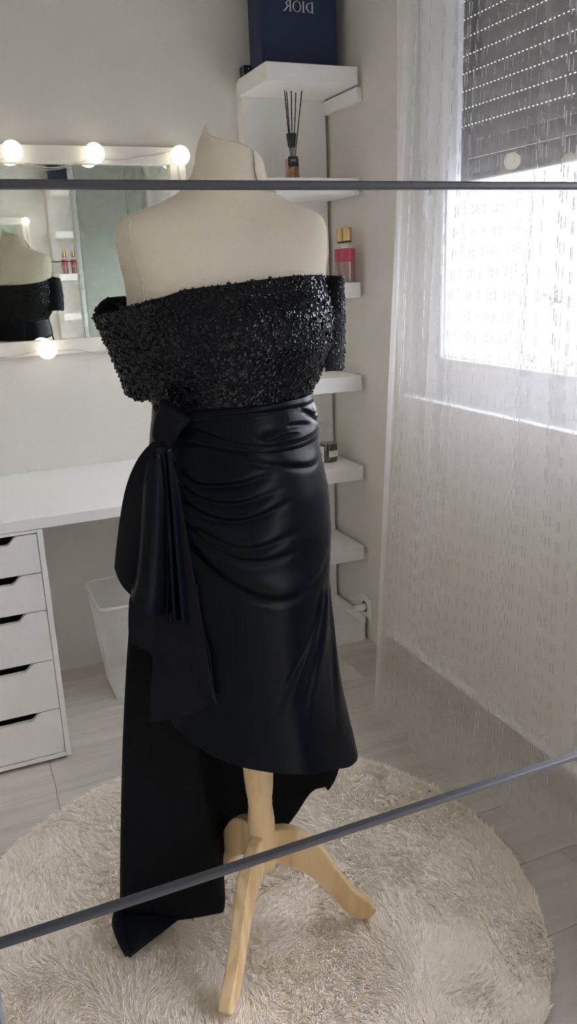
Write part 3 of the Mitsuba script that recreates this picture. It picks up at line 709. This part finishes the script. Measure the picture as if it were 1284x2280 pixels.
for deg in (-17, -132, 105):
    lay = []
    for off, yy in ((-0.0035, -0.0125), (-0.0008, -0.0105), (0, -0.0075), (0, 0.0075), (-0.0008, 0.0105), (-0.0035, 0.0125)):
        q = outl.buffer(off) if off else outl
        L = np.array(q.exterior.coords)[:-1]
        if Polygon(L).exterior.is_ccw is False: L = L[::-1]
        i0 = np.argmin(np.hypot(L[:, 0] - 0.02, L[:, 1] - 0.266)); L = np.roll(L, -i0, 0)
        L = np.vstack([L, L[:1]]); d = np.r_[0, np.cumsum(np.linalg.norm(np.diff(L, axis=0), axis=1))]
        t = np.arange(120) / 120 * d[-1]
        lay.append(np.stack([np.interp(t, d, L[:, 0]), np.full(120, yy), np.interp(t, d, L[:, 1])], 1))
    lay = np.array(lay)
    v, f = grid_mesh(lay, True)
    m = trimesh.Trimesh(v, f, process=False)
    capm = []
    for s_ in (0, -1):
        pm = trimesh.creation.triangulate_polygon(Polygon(lay[s_][:, [0, 2]]), engine='earcut')
        capm.append(trimesh.Trimesh(np.stack([pm[0][:, 0], np.full(len(pm[0]), lay[s_][0, 1]), pm[0][:, 1]], 1), pm[1], process=False))
    m = cat([m] + capm); m.merge_vertices(); m.fix_normals()
    a = math.radians(deg)
    m.apply_transform(np.array([[math.cos(a), -math.sin(a), 0, AXX], [math.sin(a), math.cos(a), 0, AYY], [0, 0, 1, 0.002], [0, 0, 0, 1]]))
    add('dress_form__leg', m, 'm_wood', 35)

# ---------------------------------------------------------------- dress
lab('evening_dress', 'black off-shoulder evening dress with sequin bodice and draped satin skirt on the dress form', 'dress')
D = np.radians
def seg_dist(px, py, poly):
    """distance to a polyline, signed side, and the fraction along it, in (arc, z) metres"""
    best = np.full(px.shape, 9.0); sd = np.zeros(px.shape); fr_ = np.zeros(px.shape)
    n = len(poly) - 1
    for i in range(n):
        a, b = poly[i], poly[i + 1]; ab = b - a; L2 = ab @ ab
        t = np.clip(((px - a[0]) * ab[0] + (py - a[1]) * ab[1]) / L2, 0, 1)
        qx, qy = a[0] + ab[0] * t, a[1] + ab[1] * t
        d = np.hypot(px - qx, py - qy); w = d < best
        s = np.sign(ab[0] * (py - a[1]) - ab[1] * (px - a[0]))
        best = np.where(w, d, best); sd = np.where(w, s, sd); fr_ = np.where(w, (i + t) / n, fr_)
    return best, sd, fr_
def arc(thdeg): return np.asarray(thdeg) / 180 * PI * 0.145
FOLDS = [  # (theta, z) along each fold, amplitude, half width
    ([(-15.1, 1.0559), (6.8, 1.0427), (25.9, 1.0314), (45.7, 1.0272), (62, 1.0447)], .0042, .007),
    ([(-60, 1.066), (-52, 1.047), (-45.5, 1.0346), (-40.6, 1.0235), (-33.4, 1.0191), (-10, 1.021), (12, 1.030)], .0075, .0075),
    ([(-60, 1.047), (-48.4, 1.0189), (-36.2, .9989), (-26.5, .9904), (-10, .9906), (14, 1.003)], .0062, .0070),
    ([(-59, 1.032), (-45.3, .9944), (-34, .9741), (-20, .9618), (-6.1, .9644), (20, .982)], .0070, .0072),
    ([(-57, 1.010), (-44.2, .9696), (-31.1, .9415), (-16.8, .9194), (4.3, .9217), (26, .935)], .0070, .0085),
    ([(-56, .998), (-41.8, .9511), (-28.4, .9185), (-13.1, .8961), (10, .8953), (34, .912)], .0060, .0085),
    ([(-55, .985), (-40.2, .9186), (-27.4, .8755), (-14.5, .8466), (-.4, .8265), (15.9, .8233), (41.4, .8482), (66, .905)], .0085, .0125),
    ([(-54, .968), (-50.9, .8845), (-46.9, .7706), (-44, .70)], .0060, .010),
    ([(46, .80), (35.2, .7396), (13.1, .6602), (-.2, .5826)], .0030, .008),
    ([(53, .80), (47.2, .7345), (25, .6264), (18.6, .5428)], .0034, .009),
    ([(72, .80), (66, .70), (56, .58), (50, .48)], .0030, .011)]
def foldfield(thdeg, z):
    px, py = arc(thdeg), z
    d = np.zeros(px.shape)
    for pl, amp, w in FOLDS:
        poly = spline(np.stack([arc([p[0] for p in pl]), [p[1] for p in pl]], 1), 28)
        dist, sd, fr_ = seg_dist(px, py, poly)
        taper = np.clip(fr_ / 0.10, 0.15, 1) * np.clip((1 - fr_) / 0.35, 0, 1) ** 1.2
        s = dist * sd / w
        # a soft roll: steep below its edge, easing off above
        amp_s = 1.0
        prof_ = np.where(s > 0, np.exp(-(s / 2.2) ** 2), np.exp(-(s / 0.75) ** 2)) - 0.55 * np.exp(-((s + 1.5) / 0.7) ** 2)
        d += amp_s * amp * taper * prof_
    return d

# front skirt panel
hem_t = [-108, -96, -86, -78, -74, -71.7, -60.7, -47.2, -33.2, -23.1, -10.8, 4.3, 18.2, 35.9, 54.8, 75, 96]
hem_z = [.80, .775, .745, .70, .63, .5823, .5693, .5479, .5272, .5157, .5048, .4896, .4732, .4502, .4225, .409, .407]
thd = np.linspace(-108, 97, 330)
hz = PchipInterpolator(hem_t, hem_z)(thd)
tb = np.linspace(0, 1, 300)[:, None]
Z = 1.10 + (hz[None, :] - 1.10) * tb
TH = np.broadcast_to(thd, Z.shape)
inf = 0.0015 + foldfield(TH, Z)
low = np.clip((0.80 - Z) / 0.4, 0, 1)
inf = inf + low * 0.006 * np.sin(D(TH) * 5.2 + 0.9) + 0.0015 * (meshkit.fbm(np.stack([TH / 22, Z * 9, 0 * Z], -1), 3, 2) - 0.5)
P = surf(D(TH), Z, 0.0) 
nrm = np.stack([np.sin(D(TH)), -np.cos(D(TH)), 0 * Z], -1)
P = P + nrm * inf[..., None]
add('evening_dress__skirt', thick(P, 0.0016), 'm_satin', True)
# back skirt and train
ctr = np.array([  # plan of its lower edge from the right side round the back to the left: x, y, z
    (.668, 1.325, .345), (.690, 1.385, .300), (.684, 1.412, .262), (.655, 1.405, .228), (.645, 1.40, .242), (.628, 1.41, .236), (.607, 1.425, .204), (.585, 1.430, .170), (.563, 1.425, .155), (.545, 1.425, .148), (.520, 1.432, .150), (.480, 1.435, .172), (.455, 1.437, .185),
    (.430, 1.432, .170), (.414, 1.422, .148), (.4060, 1.412, .130), (.4030, 1.405, .090), (.3960, 1.392, .034), (.385, 1.380, .026), (.350, 1.386, .026), (.300, 1.396, .028), (.250, 1.410, .032), (.205, 1.424, .040), (.1865, 1.433, .052), (.184, 1.450, .056), (.200, 1.478, .054), (.235, 1.49, .05)])
nS, nT = 420, 120
dd = np.r_[0, np.cumsum(np.linalg.norm(np.diff(ctr, axis=0), axis=1))]
s = np.linspace(0, 1, nS)
low_ = PchipInterpolator(dd / dd[-1], ctr)(s)
frac = PchipInterpolator([0, .16, .48, .60, .80, .92, 1.0], [84, 108, 185, 218, 256, 270, 276])(s)
th_t = D(frac)
zt = 0.965
topc_ = surf(th_t, np.full(nS, zt), -0.008)
t = np.linspace(0, 1, nT)[:, None, None]
kk = np.interp(s, [0, .38, .62, .80, .92, 1], [2.7, 2.3, 1.2, .78, .62, .62])[None, :, None]
tw_ = t ** kk
P = np.concatenate([topc_[None, :, :2] * (1 - tw_) + low_[None, :, :2] * tw_, topc_[None, :, 2:] * (1 - t) + low_[None, :, 2:] * t], -1)
# vertical folds that deepen towards the hem
wav = 0.007 * np.sin(s * 46) * (0.4 + 0.6 * np.sin(s * 9 + 1) ** 2) * np.clip(1 - np.abs(s - 0.42) / 0.42, 0, 1)
dirn = np.stack([np.sin(th_t), -np.cos(th_t), 0 * s], 1)
P = P + dirn[None] * (wav[None, :] * t[..., 0] ** 1.3 * (1 - 0.6 * t[..., 0]))[..., None]
add('evening_dress__train', thick(P, 0.0016, -1), 'm_lining', True); lab('evening_dress__train', 'long black train falling to the rug')
# the corner of the train curled forward on the rug
G = []
for u in np.linspace(0, 1, 22):
    a = np.array([.184, 1.440, .050]) * (1 - u) + np.array([.300, 1.402, .034]) * u
    b = np.array([.176, 1.338, .034]) * (1 - u) ** 1.0 + np.array([.305, 1.398, .033]) * u
    row = []
    for w in np.linspace(0, 1, 16):
        q = a * (1 - w) + b * w
        q = q + [-0.004 * math.sin(PI * w) * (1 - u), 0, (0.018 * math.sin(PI * w) ** 1.0 + 0.010 * math.exp(-((w - .25) / .15) ** 2)) * (1 - u) ** 0.8]
        row.append(q)
    G.append(row)
G = np.array(G)
add('evening_dress__train_corner', thick(G, 0.003), 'm_cloth', True)
L = spline([[.182, 1.441, .062], [.174, 1.42, .066], [.172, 1.395, .060], [.173, 1.365, .050], [.177, 1.342, .040]], 20)
add('evening_dress__train_fold', tube(L, np.r_[np.linspace(.008, .014, 8), np.linspace(.014, .008, 12)], 14), 'm_cloth', True)

# bodice
btop_t = [-180, -150, -115, -90, -70, -52.1, -48, -33.7, -14.1, 10.9, 30.6, 55, 72.6, 90, 115, 150, 180]
btop_z = [1.292, 1.294, 1.300, 1.290, 1.292, 1.3007, 1.3023, 1.3118, 1.3166, 1.3227, 1.3255, 1.3245, 1.322, 1.320, 1.315, 1.298, 1.292]
thd = np.linspace(-180, 180, 241)
tz = PchipInterpolator(btop_t, btop_z)(thd)
w = np.linspace(0, 1, 60)[:, None]
Zb = tz[None] + (1.108 - tz[None]) * w
THb = np.broadcast_to(thd, Zb.shape)
Pb = surf(D(THb), Zb, 0.0020)
bust = 0.0
add('evening_dress__bodice', thick(Pb, 0.002), 'm_base', True)
# sleeves: bands that stand off the arms
def band(topk, botk, sign=1):
    t_ = spline(topk, 60); b_ = spline(botk, 60)
    w = np.linspace(0, 1, 30)[:, None, None]
    G = t_[None] * (1 - w) + b_[None] * w
    c = np.array([AXX, AYY, 1.2])
    bul = -np.sin(PI * w[..., 0]) * 0.002
    n = G - c; n[..., 2] = 0; n /= np.linalg.norm(n, axis=-1, keepdims=True)
    return G + n * bul[..., None]
sF, sB = surf(D(-46), np.array(1.303), .005), surf(D(-122), np.array(1.303), .004)
slL = band([sF, (.290, 1.226, 1.2895), (.2530, 1.2416, 1.2860), (.2335, 1.284, 1.2775), (.2300, 1.300, 1.2755), (.2345, 1.315, 1.279), (.262, 1.366, 1.300), sB],
           [surf(D(-58), np.array(1.150), .006), (.312, 1.238, 1.1520), (.2890, 1.2600, 1.1460), (.2755, 1.292, 1.148), (.2750, 1.318, 1.151), (.292, 1.360, 1.156), surf(D(-122), np.array(1.160), .004)])
sF2, sB2 = surf(D(66), np.array(1.3235), .003), surf(D(122), np.array(1.316), .004)
slR = band([sF2, (.630, 1.245, 1.3210), (.648, 1.282, 1.3165), (.6540, 1.315, 1.3140), (.644, 1.355, 1.3140), sB2],
           [(.598, 1.246, 1.1680), (.632, 1.262, 1.1650), (.6530, 1.292, 1.1620), (.6560, 1.322, 1.1620), (.642, 1.358, 1.1650), surf(D(124), np.array(1.168), .004)])
# outer profile of the right sleeve bulges at mid height
wv = np.linspace(0, 1, 30)[:, None]
cv = np.exp(-((np.linspace(0, 1, 60)[None] - 0.5) / 0.3) ** 2)
slR = slR + np.stack([0.010 * np.sin(PI * wv) ** 0.8 * cv, 0 * wv * cv, 0 * wv * cv], -1)
k1 = add('evening_dress__sleeve', thick(slL, 0.002, -1), 'm_base', True)
k2 = add('evening_dress__sleeve', thick(slR, 0.002, -1), 'm_base', True)
# sequins and beads
def sample(G, n, rng, outward):
    """random points on a grid surface with its normals pointing away from the axis"""
    v, f = grid_mesh(G)
    t = v[f]; nn = np.cross(t[:, 1] - t[:, 0], t[:, 2] - t[:, 0]); ar = np.linalg.norm(nn, axis=1)
    i = rng.choice(len(f), n, p=ar / ar.sum())
    a, b = rng.random(n), rng.random(n); sw = a + b > 1; a[sw], b[sw] = 1 - a[sw], 1 - b[sw]
    p = t[i, 0] + a[:, None] * (t[i, 1] - t[i, 0]) + b[:, None] * (t[i, 2] - t[i, 0])
    q = nn[i] / ar[i][:, None]
    c = p - outward; s = np.sign((q * c)[:, :2].sum(1)); s[s == 0] = 1
    return p, q * s[:, None]
rng = np.random.default_rng(77)
cen = np.array([AXX, AYY, 1.2])
def discs(p, n, rng, rmin, rmax, tilt, k=8):
    m = len(p)
    n = n + rng.normal(size=(m, 3)) * tilt; n /= np.linalg.norm(n, axis=1, keepdims=True)
    x = np.cross(n, rng.normal(size=(m, 3))); x /= np.linalg.norm(x, axis=1, keepdims=True); y = np.cross(n, x)
    r = rng.uniform(rmin, rmax, m) * np.where(rng.random(m) < 0.12, 1.5, 1.0)
    a = np.arange(k) * 2 * PI / k
    ring = p[:, None] + r[:, None, None] * (np.cos(a)[None, :, None] * x[:, None] + np.sin(a)[None, :, None] * y[:, None])
    hub = p - n * (r * 0.12)[:, None]
    V = np.concatenate([ring, hub[:, None]], 1).reshape(-1, 3)
    o = (np.arange(m) * (k + 1))[:, None, None]
    j = np.arange(k)
    F = (o + np.stack([j, (j + 1) % k, np.full(k, k)], 1)[None]).reshape(-1, 3)
    return V, F
def beads(p, n, rng, r):
    ico = trimesh.creation.icosphere(subdivisions=1, radius=1.0)
    m = len(p); rr = rng.uniform(0.75, 1.2, m) * r
    V = (p + n * (rr * 0.7)[:, None])[:, None] + rr[:, None, None] * np.array(ico.vertices)[None]
    F = (np.array(ico.faces)[None] + (np.arange(m) * len(ico.vertices))[:, None, None]).reshape(-1, 3)
    return V.reshape(-1, 3), F
def sequin(prefix, G, n, nb, outward):
    p, q = sample(G, n, rng, outward)
    V, F = discs(p + q * rng.uniform(0.0008, 0.0022, n)[:, None], q, rng, 0.0017, 0.0030, 0.09)
    k = add(prefix + '__sequins', (V, F), 'm_sequin'); lab(k, 'round black sequins', kind='stuff')
    p, q = sample(G, nb, rng, outward)
    V, F = beads(p + q * 0.001, q, rng, 0.0017)
    k = add(prefix + '__beads', (V, F), 'm_bead', True); lab(k, 'small round black beads', kind='stuff')
sequin('evening_dress__bodice', Pb[:54], 5200, 1200, cen)
sequin(k1, slL, 2000, 420, cen)
sequin(k2, slR, 1500, 360, cen)

# sash
top_t = [-180, -120, -85, -64, -55.7, -40.4, -21, -2.4, 26.5, 50, 65.7, 90, 130, 180]
top_z = [1.128, 1.128, 1.124, 1.118, 1.1201, 1.1275, 1.1296, 1.1298, 1.1325, 1.133, 1.131, 1.130, 1.128, 1.128]
bot_t = [-180, -120, -85, -59.1, -45, -27.5, 4.5, 28, 50, 72.2, 90, 130, 180]
bot_z = [1.040, 1.045, 1.062, 1.0766, 1.0705, 1.0642, 1.0514, 1.0512, 1.0535, 1.0594, 1.060, 1.045, 1.040]
thd = np.linspace(-180, 180, 400)
tz, bz = PchipInterpolator(top_t, top_z)(thd), PchipInterpolator(bot_t, bot_z)(thd)
w = np.linspace(0, 1, 90)[:, None]
Zs = tz + (bz - tz) * w
THs = np.broadcast_to(thd, Zs.shape)
SF = [([(-56, 1.119), (-47.3, 1.1113), (-30.8, 1.0968), (-14.3, 1.0818), (-1.4, 1.0745), (22.8, 1.0715), (51.4, 1.0755), (80, 1.088)], .0048, .0070),
      ([(-58, 1.086), (-40, 1.080), (-20, 1.070), (4, 1.060), (30, 1.060), (60, 1.066), (80, 1.07)], .0035, .0060),
      ([(-50, 1.116), (-30, 1.1225), (0, 1.1245), (30, 1.125), (60, 1.124), (90, 1.122)], .0030, .0050),
      ([(0, 1.081), (8, 1.078), (16, 1.082), (24, 1.083), (34, 1.079)], .0030, .0038),
      ([(36, 1.117), (48, 1.110), (58, 1.098), (72, 1.092), (90, 1.096)], .0034, .0060),
      ([(52, 1.106), (60, 1.104), (68, 1.109), (78, 1.108)], .0030, .0040),
      ([(20, 1.098), (38, 1.096), (50, 1.089)], .0025, .0060)]
FO, FOLDS = FOLDS, SF
inf = 0.0048 + foldfield(THs, Zs)
FOLDS = FO
rim = np.minimum(w, 1 - w)
inf = inf + 0.0022 * np.sqrt(np.clip(rim / 0.10, 0, 1)) - 0.001
Ps = surf(D(THs), Zs, 0.0) + np.stack([np.sin(D(THs)), -np.cos(D(THs)), 0 * Zs], -1) * inf[..., None]
add('evening_dress__sash', thick(Ps, 0.002), 'm_satin', True)

# knot and cascade: sheets hung off the hip. p runs along the hip, z is height, d is the distance from the axis
_t = math.radians(-35); NN = np.array([math.sin(_t), -math.cos(_t)]); TT = np.array([math.cos(_t), math.sin(_t)])
def hang(p, z, d):
    xy = np.array([AXX, AYY]) + p[..., None] * TT + d[..., None] * NN
    return np.concatenate([xy, z[..., None]], -1)
def sheet(Lp, Rp, d, disp, n=70, m=48, th=0.0016):
    L = np.array(Lp); R = np.array(Rp)
    def rs(A):
        s_ = np.r_[0, np.cumsum(np.linalg.norm(np.diff(A, axis=0), axis=1))]
        return PchipInterpolator(s_ / s_[-1], A)(np.linspace(0, 1, n))
    L, R = rs(L), rs(R)
    u = np.linspace(0, 1, m)
    G = L[:, None] * (1 - u[None, :, None]) + R[:, None] * u[None, :, None]
    v = np.linspace(0, 1, n)[:, None]
    dd_ = d + disp(u[None, :], v) + 0 * G[..., 0]
    return thick(hang(G[..., 0], G[..., 1], dd_), th, -1)
CAS = {
 'A': (.157, [(-.0971, 1.0854), (-.1244, 1.0566), (-.1466, 1.0162), (-.1585, .9824), (-.1739, .925), (-.1861, .8699)], [(-.0883, 1.0855), (-.0955, 1.046), (-.1084, .9872), (-.1178, .9266), (-.133, .864), (-.1527, .8234)]),
 'B': (.182, [(-.0937, 1.0661), (-.1037, 1.0377), (-.1159, .9721), (-.1278, .912), (-.1392, .8656), (-.1492, .8433)], [(-.0713, 1.0733), (-.0683, 1.0238), (-.0686, .9512), (-.0719, .8759), (-.075, .8217), (-.0817, .7866)]),
 'C': (.175, [(-.0734, 1.0788), (-.074, 1.0219), (-.0758, .9487), (-.0777, .8731), (-.0789, .8225), (-.0791, .8011)], [(-.0618, 1.0788), (-.0593, 1.0221), (-.0579, .9492), (-.0565, .8739), (-.0553, .8118), (-.0542, .7865)]),
 'D': (.168, [(-.0735, 1.0737), (-.0856, .9686), (-.0973, .8696), (-.1075, .7902), (-.1134, .7411), (-.0878, .6889), (-.0216, .6458)], [(-.0647, 1.0738), (-.0533, .9986), (-.044, .9098), (-.0358, .8176), (-.0283, .73), (-.0213, .6727), (-.0177, .6453)]),
 'E': (.160, [(-.1474, .8488), (-.1606, .8123), (-.166, .7507), (-.1263, .7199), (-.1358, .6515), (-.1433, .5962)], [(-.0388, .8533), (-.0378, .8141), (-.033, .7745), (-.0248, .7262), (-.023, .6598), (-.0724, .6151)])}
sm = mikit.smoothstep
def gs(u, c, w): return np.exp(-((u - c) / w) ** 2)
add('evening_dress__drape', sheet(CAS['A'][1], CAS['A'][2], CAS['A'][0], lambda u, v: 0.010 * v * np.sin(PI * u) - 0.012 * v * (1 - u)), 'm_cloth', True)
add('evening_dress__drape', sheet(CAS['E'][1], CAS['E'][2], CAS['E'][0], lambda u, v: 0.004 * np.sin(PI * u) + 0.006 * v), 'm_cloth', True)
add('evening_dress__drape', sheet(CAS['D'][1], CAS['D'][2], CAS['D'][0], lambda u, v: 0.006 * v * gs(u, .75, .25) + 0.002 * np.sin(9 * u) * (1 - v)), 'm_cloth', True)
add('evening_dress__drape', sheet(CAS['B'][1], CAS['B'][2], CAS['B'][0], lambda u, v: (0.020 * v + .004) * gs(u, .38, .30) - (0.012 * v + 0.003) * gs(u, .80, .14) - 0.014 * v * gs(u, 0, .10)), 'm_satin', True)
add('evening_dress__drape', sheet(CAS['C'][1], CAS['C'][2], CAS['C'][0], lambda u, v: (0.004 + .006 * v) * (np.sin(u * 2 * PI * 1.75 - 0.6))), 'm_satin', True)
# knot: a kite of folded satin
kn = np.array([(-.078, 1.1515), (-.0555, 1.136), (-.0338, 1.1206), (-.0473, 1.1047), (-.0716, 1.0745), (-.0845, 1.078), (-.096, 1.0963), (-.0893, 1.1221)])
kc = kn.mean(0)
a = np.linspace(0, 1, 97)[:-1]
kd = np.r_[0, np.cumsum(np.linalg.norm(np.diff(np.vstack([kn, kn[:1]]), axis=0), axis=1))]
ol = np.stack([np.interp(a * kd[-1], kd, np.r_[kn[:, i], kn[0, i]]) for i in (0, 1)], 1)
Gk = []
for s_, h_ in ((0.9, -0.016), (0.97, -0.008), (1.0, 0.0), (0.985, 0.0045), (0.94, 0.0072), (0.80, 0.0100), (0.5, 0.0125), (0.2, 0.0135), (0.02, 0.0138)):
    q = kc + (ol - kc) * s_
    Gk.append(hang(q[:, 0], q[:, 1], np.full(96, 0.153 + h_) + 0.002 * np.sin(q[:, 0] * 160 + q[:, 1] * 60)))
add('evening_dress__knot', trimesh.Trimesh(*grid_mesh(np.array(Gk), True), process=False), 'm_cloth', True)

# ---------------------------------------------------------------- sheer curtain
lab('sheer_curtain', 'white sheer voile curtain with stitched dashes hanging across the window to the floor', 'curtain')
topp = np.array([(1.185, 1.961), (1.225, 1.966), (1.175, 1.825), (1.235, 1.862), (1.185, 1.735), (1.222, 1.700), (1.212, 1.570), (1.165, 1.400), (1.222, 1.452), (1.180, 1.365), (1.215, 1.368), (1.19, 1.275), (1.23, 1.18), (1.19, 1.09), (1.23, 1.0), (1.19, .92), (1.22, .84)])
botp = np.array([(1.0893, 1.9801), (1.1109, 1.9153), (1.1177, 1.8349), (1.104, 1.800), (1.0880, 1.7615), (1.0855, 1.6749), (1.1122, 1.5839), (1.1598, 1.5002), (1.1485, 1.4022), (1.1548, 1.3411), (1.1716, 1.2958), (1.2196, 1.2364), (1.24, 1.15), (1.20, 1.06), (1.24, .97), (1.20, .90), (1.22, .82)])
sk = np.array([0, .05, .105, .15, .20, .30, .42, .52, .60, .655, .71, .77, .83, .88, .93, .97, 1.0])
sv = np.unique(np.concatenate([np.linspace(0, 1, 420), sk]))
tp, bp_ = PchipInterpolator(sk, topp)(sv), PchipInterpolator(sk, botp)(sv)
ztop = 2.36
zg = np.concatenate([np.linspace(ztop, 0.14, 60), np.linspace(0.14, 0.010, 12)[1:]])
def cloth(sv, zg):
    tp, bp_ = PchipInterpolator(sk, topp)(sv), PchipInterpolator(sk, botp)(sv)
    w = ((1.95 - zg) / (1.95 - 0.02))[:, None, None]
    G = tp[None] * (1 - w) + bp_[None] * w
    rip = (0.0016 + 0.006 * np.clip((0.30 - sv) / 0.06, 0, 1)) * np.sin(sv * 150 + 5 * np.sin(sv * 17))
    rip = rip[None, :, None] * np.array([1, 0.25]) * np.clip(1.05 - w, 0.04, 1) * (0.35 + 0.65 * (sv < .30))[None, :, None]
    G = G + rip
    G = np.concatenate([G, np.broadcast_to(zg[:, None, None], G.shape[:2] + (1,))], -1)
    return G
G = cloth(sv, zg)
add('sheer_curtain__voile', grid_mesh(G), 'm_voile', True)
sh = np.linspace(0, 0.012, 4)
add('sheer_curtain__side_hem', (lambda g: grid_mesh(g + [-0.0008, 0, 0]))(cloth(sh, zg)), 'm_hem', True)
add('sheer_curtain__bottom_hem', grid_mesh(cloth(sv, np.linspace(0.012, 0.0065, 3)) + [-0.0006, 0, 0]), 'm_hem', True)
# stitched dashes
rng = np.random.default_rng(12)
cols = []
x = 0.03
while x < 0.985:
    cols.append(x); x += rng.choice([0.009, 0.013, 0.022, 0.03])
dv, df = [], []
for c in cols:
    ph = rng.random() * 0.046 * 0 + rng.choice([0.0, 0.023, 0.012])
    zc_ = np.arange(0.05 + ph, 2.3, 0.0475)
    A = cloth(np.array([c - 0.0004, c + 0.0004]), zc_); B = cloth(np.array([c - 0.0004, c + 0.0004]), zc_ + 0.025)
    for i in range(len(zc_)):
        mid = np.array([(A[i, 0] + A[i, 1]) / 2, (B[i, 0] + B[i, 1]) / 2])
        tdir = A[i, 1] - A[i, 0]; tdir /= np.linalg.norm(tdir)
        hw = 0.0011
        for o_ in (np.array([-0.0006, 0, 0]),):
            q = np.array([mid[0] - tdir * hw, mid[0] + tdir * hw, mid[1] + tdir * hw, mid[1] - tdir * hw]) + o_
            b_ = len(dv) * 4
            dv.append(q); df += [[b_, b_ + 1, b_ + 2], [b_, b_ + 2, b_ + 3]]
k = add('sheer_curtain__stitching', (np.concatenate(dv), np.array(df)), 'm_thread'); lab(k, 'short vertical stitched dashes', kind='stuff')
add('sheer_curtain__rod', tube([[1.205, 0.6, 2.37], [1.205, 1.4, 2.37], [1.205, 2.2, 2.37]], 0.009, 14), 'm_white', True)

# ---------------------------------------------------------------- near side of the sliding door, visible in the lit mirror
FLIP = lambda dx_: T().translate([dx_, 2 * YM, 0]).scale([1, -1, 1])
DXM = 0.15
def copyset(keys, old, new, tw):
    for k_ in keys:
        nk = k_.replace(old + '__', new + '__', 1)
        scene[nk] = {**scene[k_], 'to_world': tw}
copyset(SKEYS, 'shelf_column', 'shelf_column_001', FLIP(DXM)); lab('shelf_column_001', 'white column of box shelves seen only inside the lit mirror', 'shelf unit')
copyset([k for k in VKEYS if 'bulb_0' not in k or k.startswith('vanity_mirror__bulb_008')], 'vanity_mirror', 'vanity_mirror_001', FLIP(0.19)); lab('vanity_mirror_001', 'second bulb-lit mirror corner seen only inside the lit mirror', 'mirror')
copyset([k for k in scene if k.startswith('gift_box__')], 'gift_box', 'gift_box_001', FLIP(DXM)); lab('gift_box_001', 'navy blue box seen only inside the lit mirror', 'box')
for i, (x, y) in enumerate(((1.075 + DXM, 2.52), (1.145 + DXM, 2.51))):
    nm = f'body_mist_{i + 2:03d}'
    tw = FLIP(0) @ T().translate([x - 1.287, y - 2.490, 0])
    for k_ in [k for k in scene if k.startswith('body_mist__')]:
        scene[k_.replace('body_mist__', nm + '__', 1)] = {**scene[k_], 'to_world': tw}
    lab(nm, ('left' if i == 0 else 'right') + ' gold capped mist bottle seen inside the lit mirror', 'perfume bottle', 'mist bottles inside the lit mirror')

# ---------------------------------------------------------------- trees outside
def tree(name, x, y, z, r, label, seed, n=900):
    rg = np.random.default_rng(seed)
    c = []
    for j in range(7):
        q = rg.normal(size=3) * r * 0.45; q[2] *= 0.6; c.append(q)
    pts = []
    for j in range(n):
        q = rg.normal(size=3); q /= np.linalg.norm(q)
        pts.append(c[rg.integers(7)] + q * r * 0.5 * rg.uniform(0.6, 1.0))
    pts = np.array(pts)
    V, F = discs(pts + [x, y, z], rg.normal(size=(n, 3)), rg, r * 0.05, r * 0.09, 0.3, 5)
    k = add(name + '__foliage', (V, F), 'm_leaf'); lab(k, None, kind='stuff')
    add(name + '__trunk', tube(np.array([[x, y, z - r * 2.2], [x + .05 * r, y, z - r], [x, y, z]]), [0.09 * r, 0.07 * r, 0.04 * r], 8), 'm_bark', True)
    lab(name, label, 'tree')
for i, (x, y, z, r, lb) in enumerate(((18, 20.95, .25, .55, 'pale round tree beyond the window, the one standing highest'), (18.6, 22.2, -1.75, .55, 'pale bushy tree low in the window, the left one of the pair'), (18.3, 20.6, -1.72, .50, 'pale bushy tree low in the window, the right one of the pair'))):
    nm = 'tree' if i == 0 else f'tree_{i:03d}'
    tree(nm, x, y, z, r, lb, 30 + i)
if __name__ == '__main__':
    labels = {k: v for k, v in labels.items() if v}
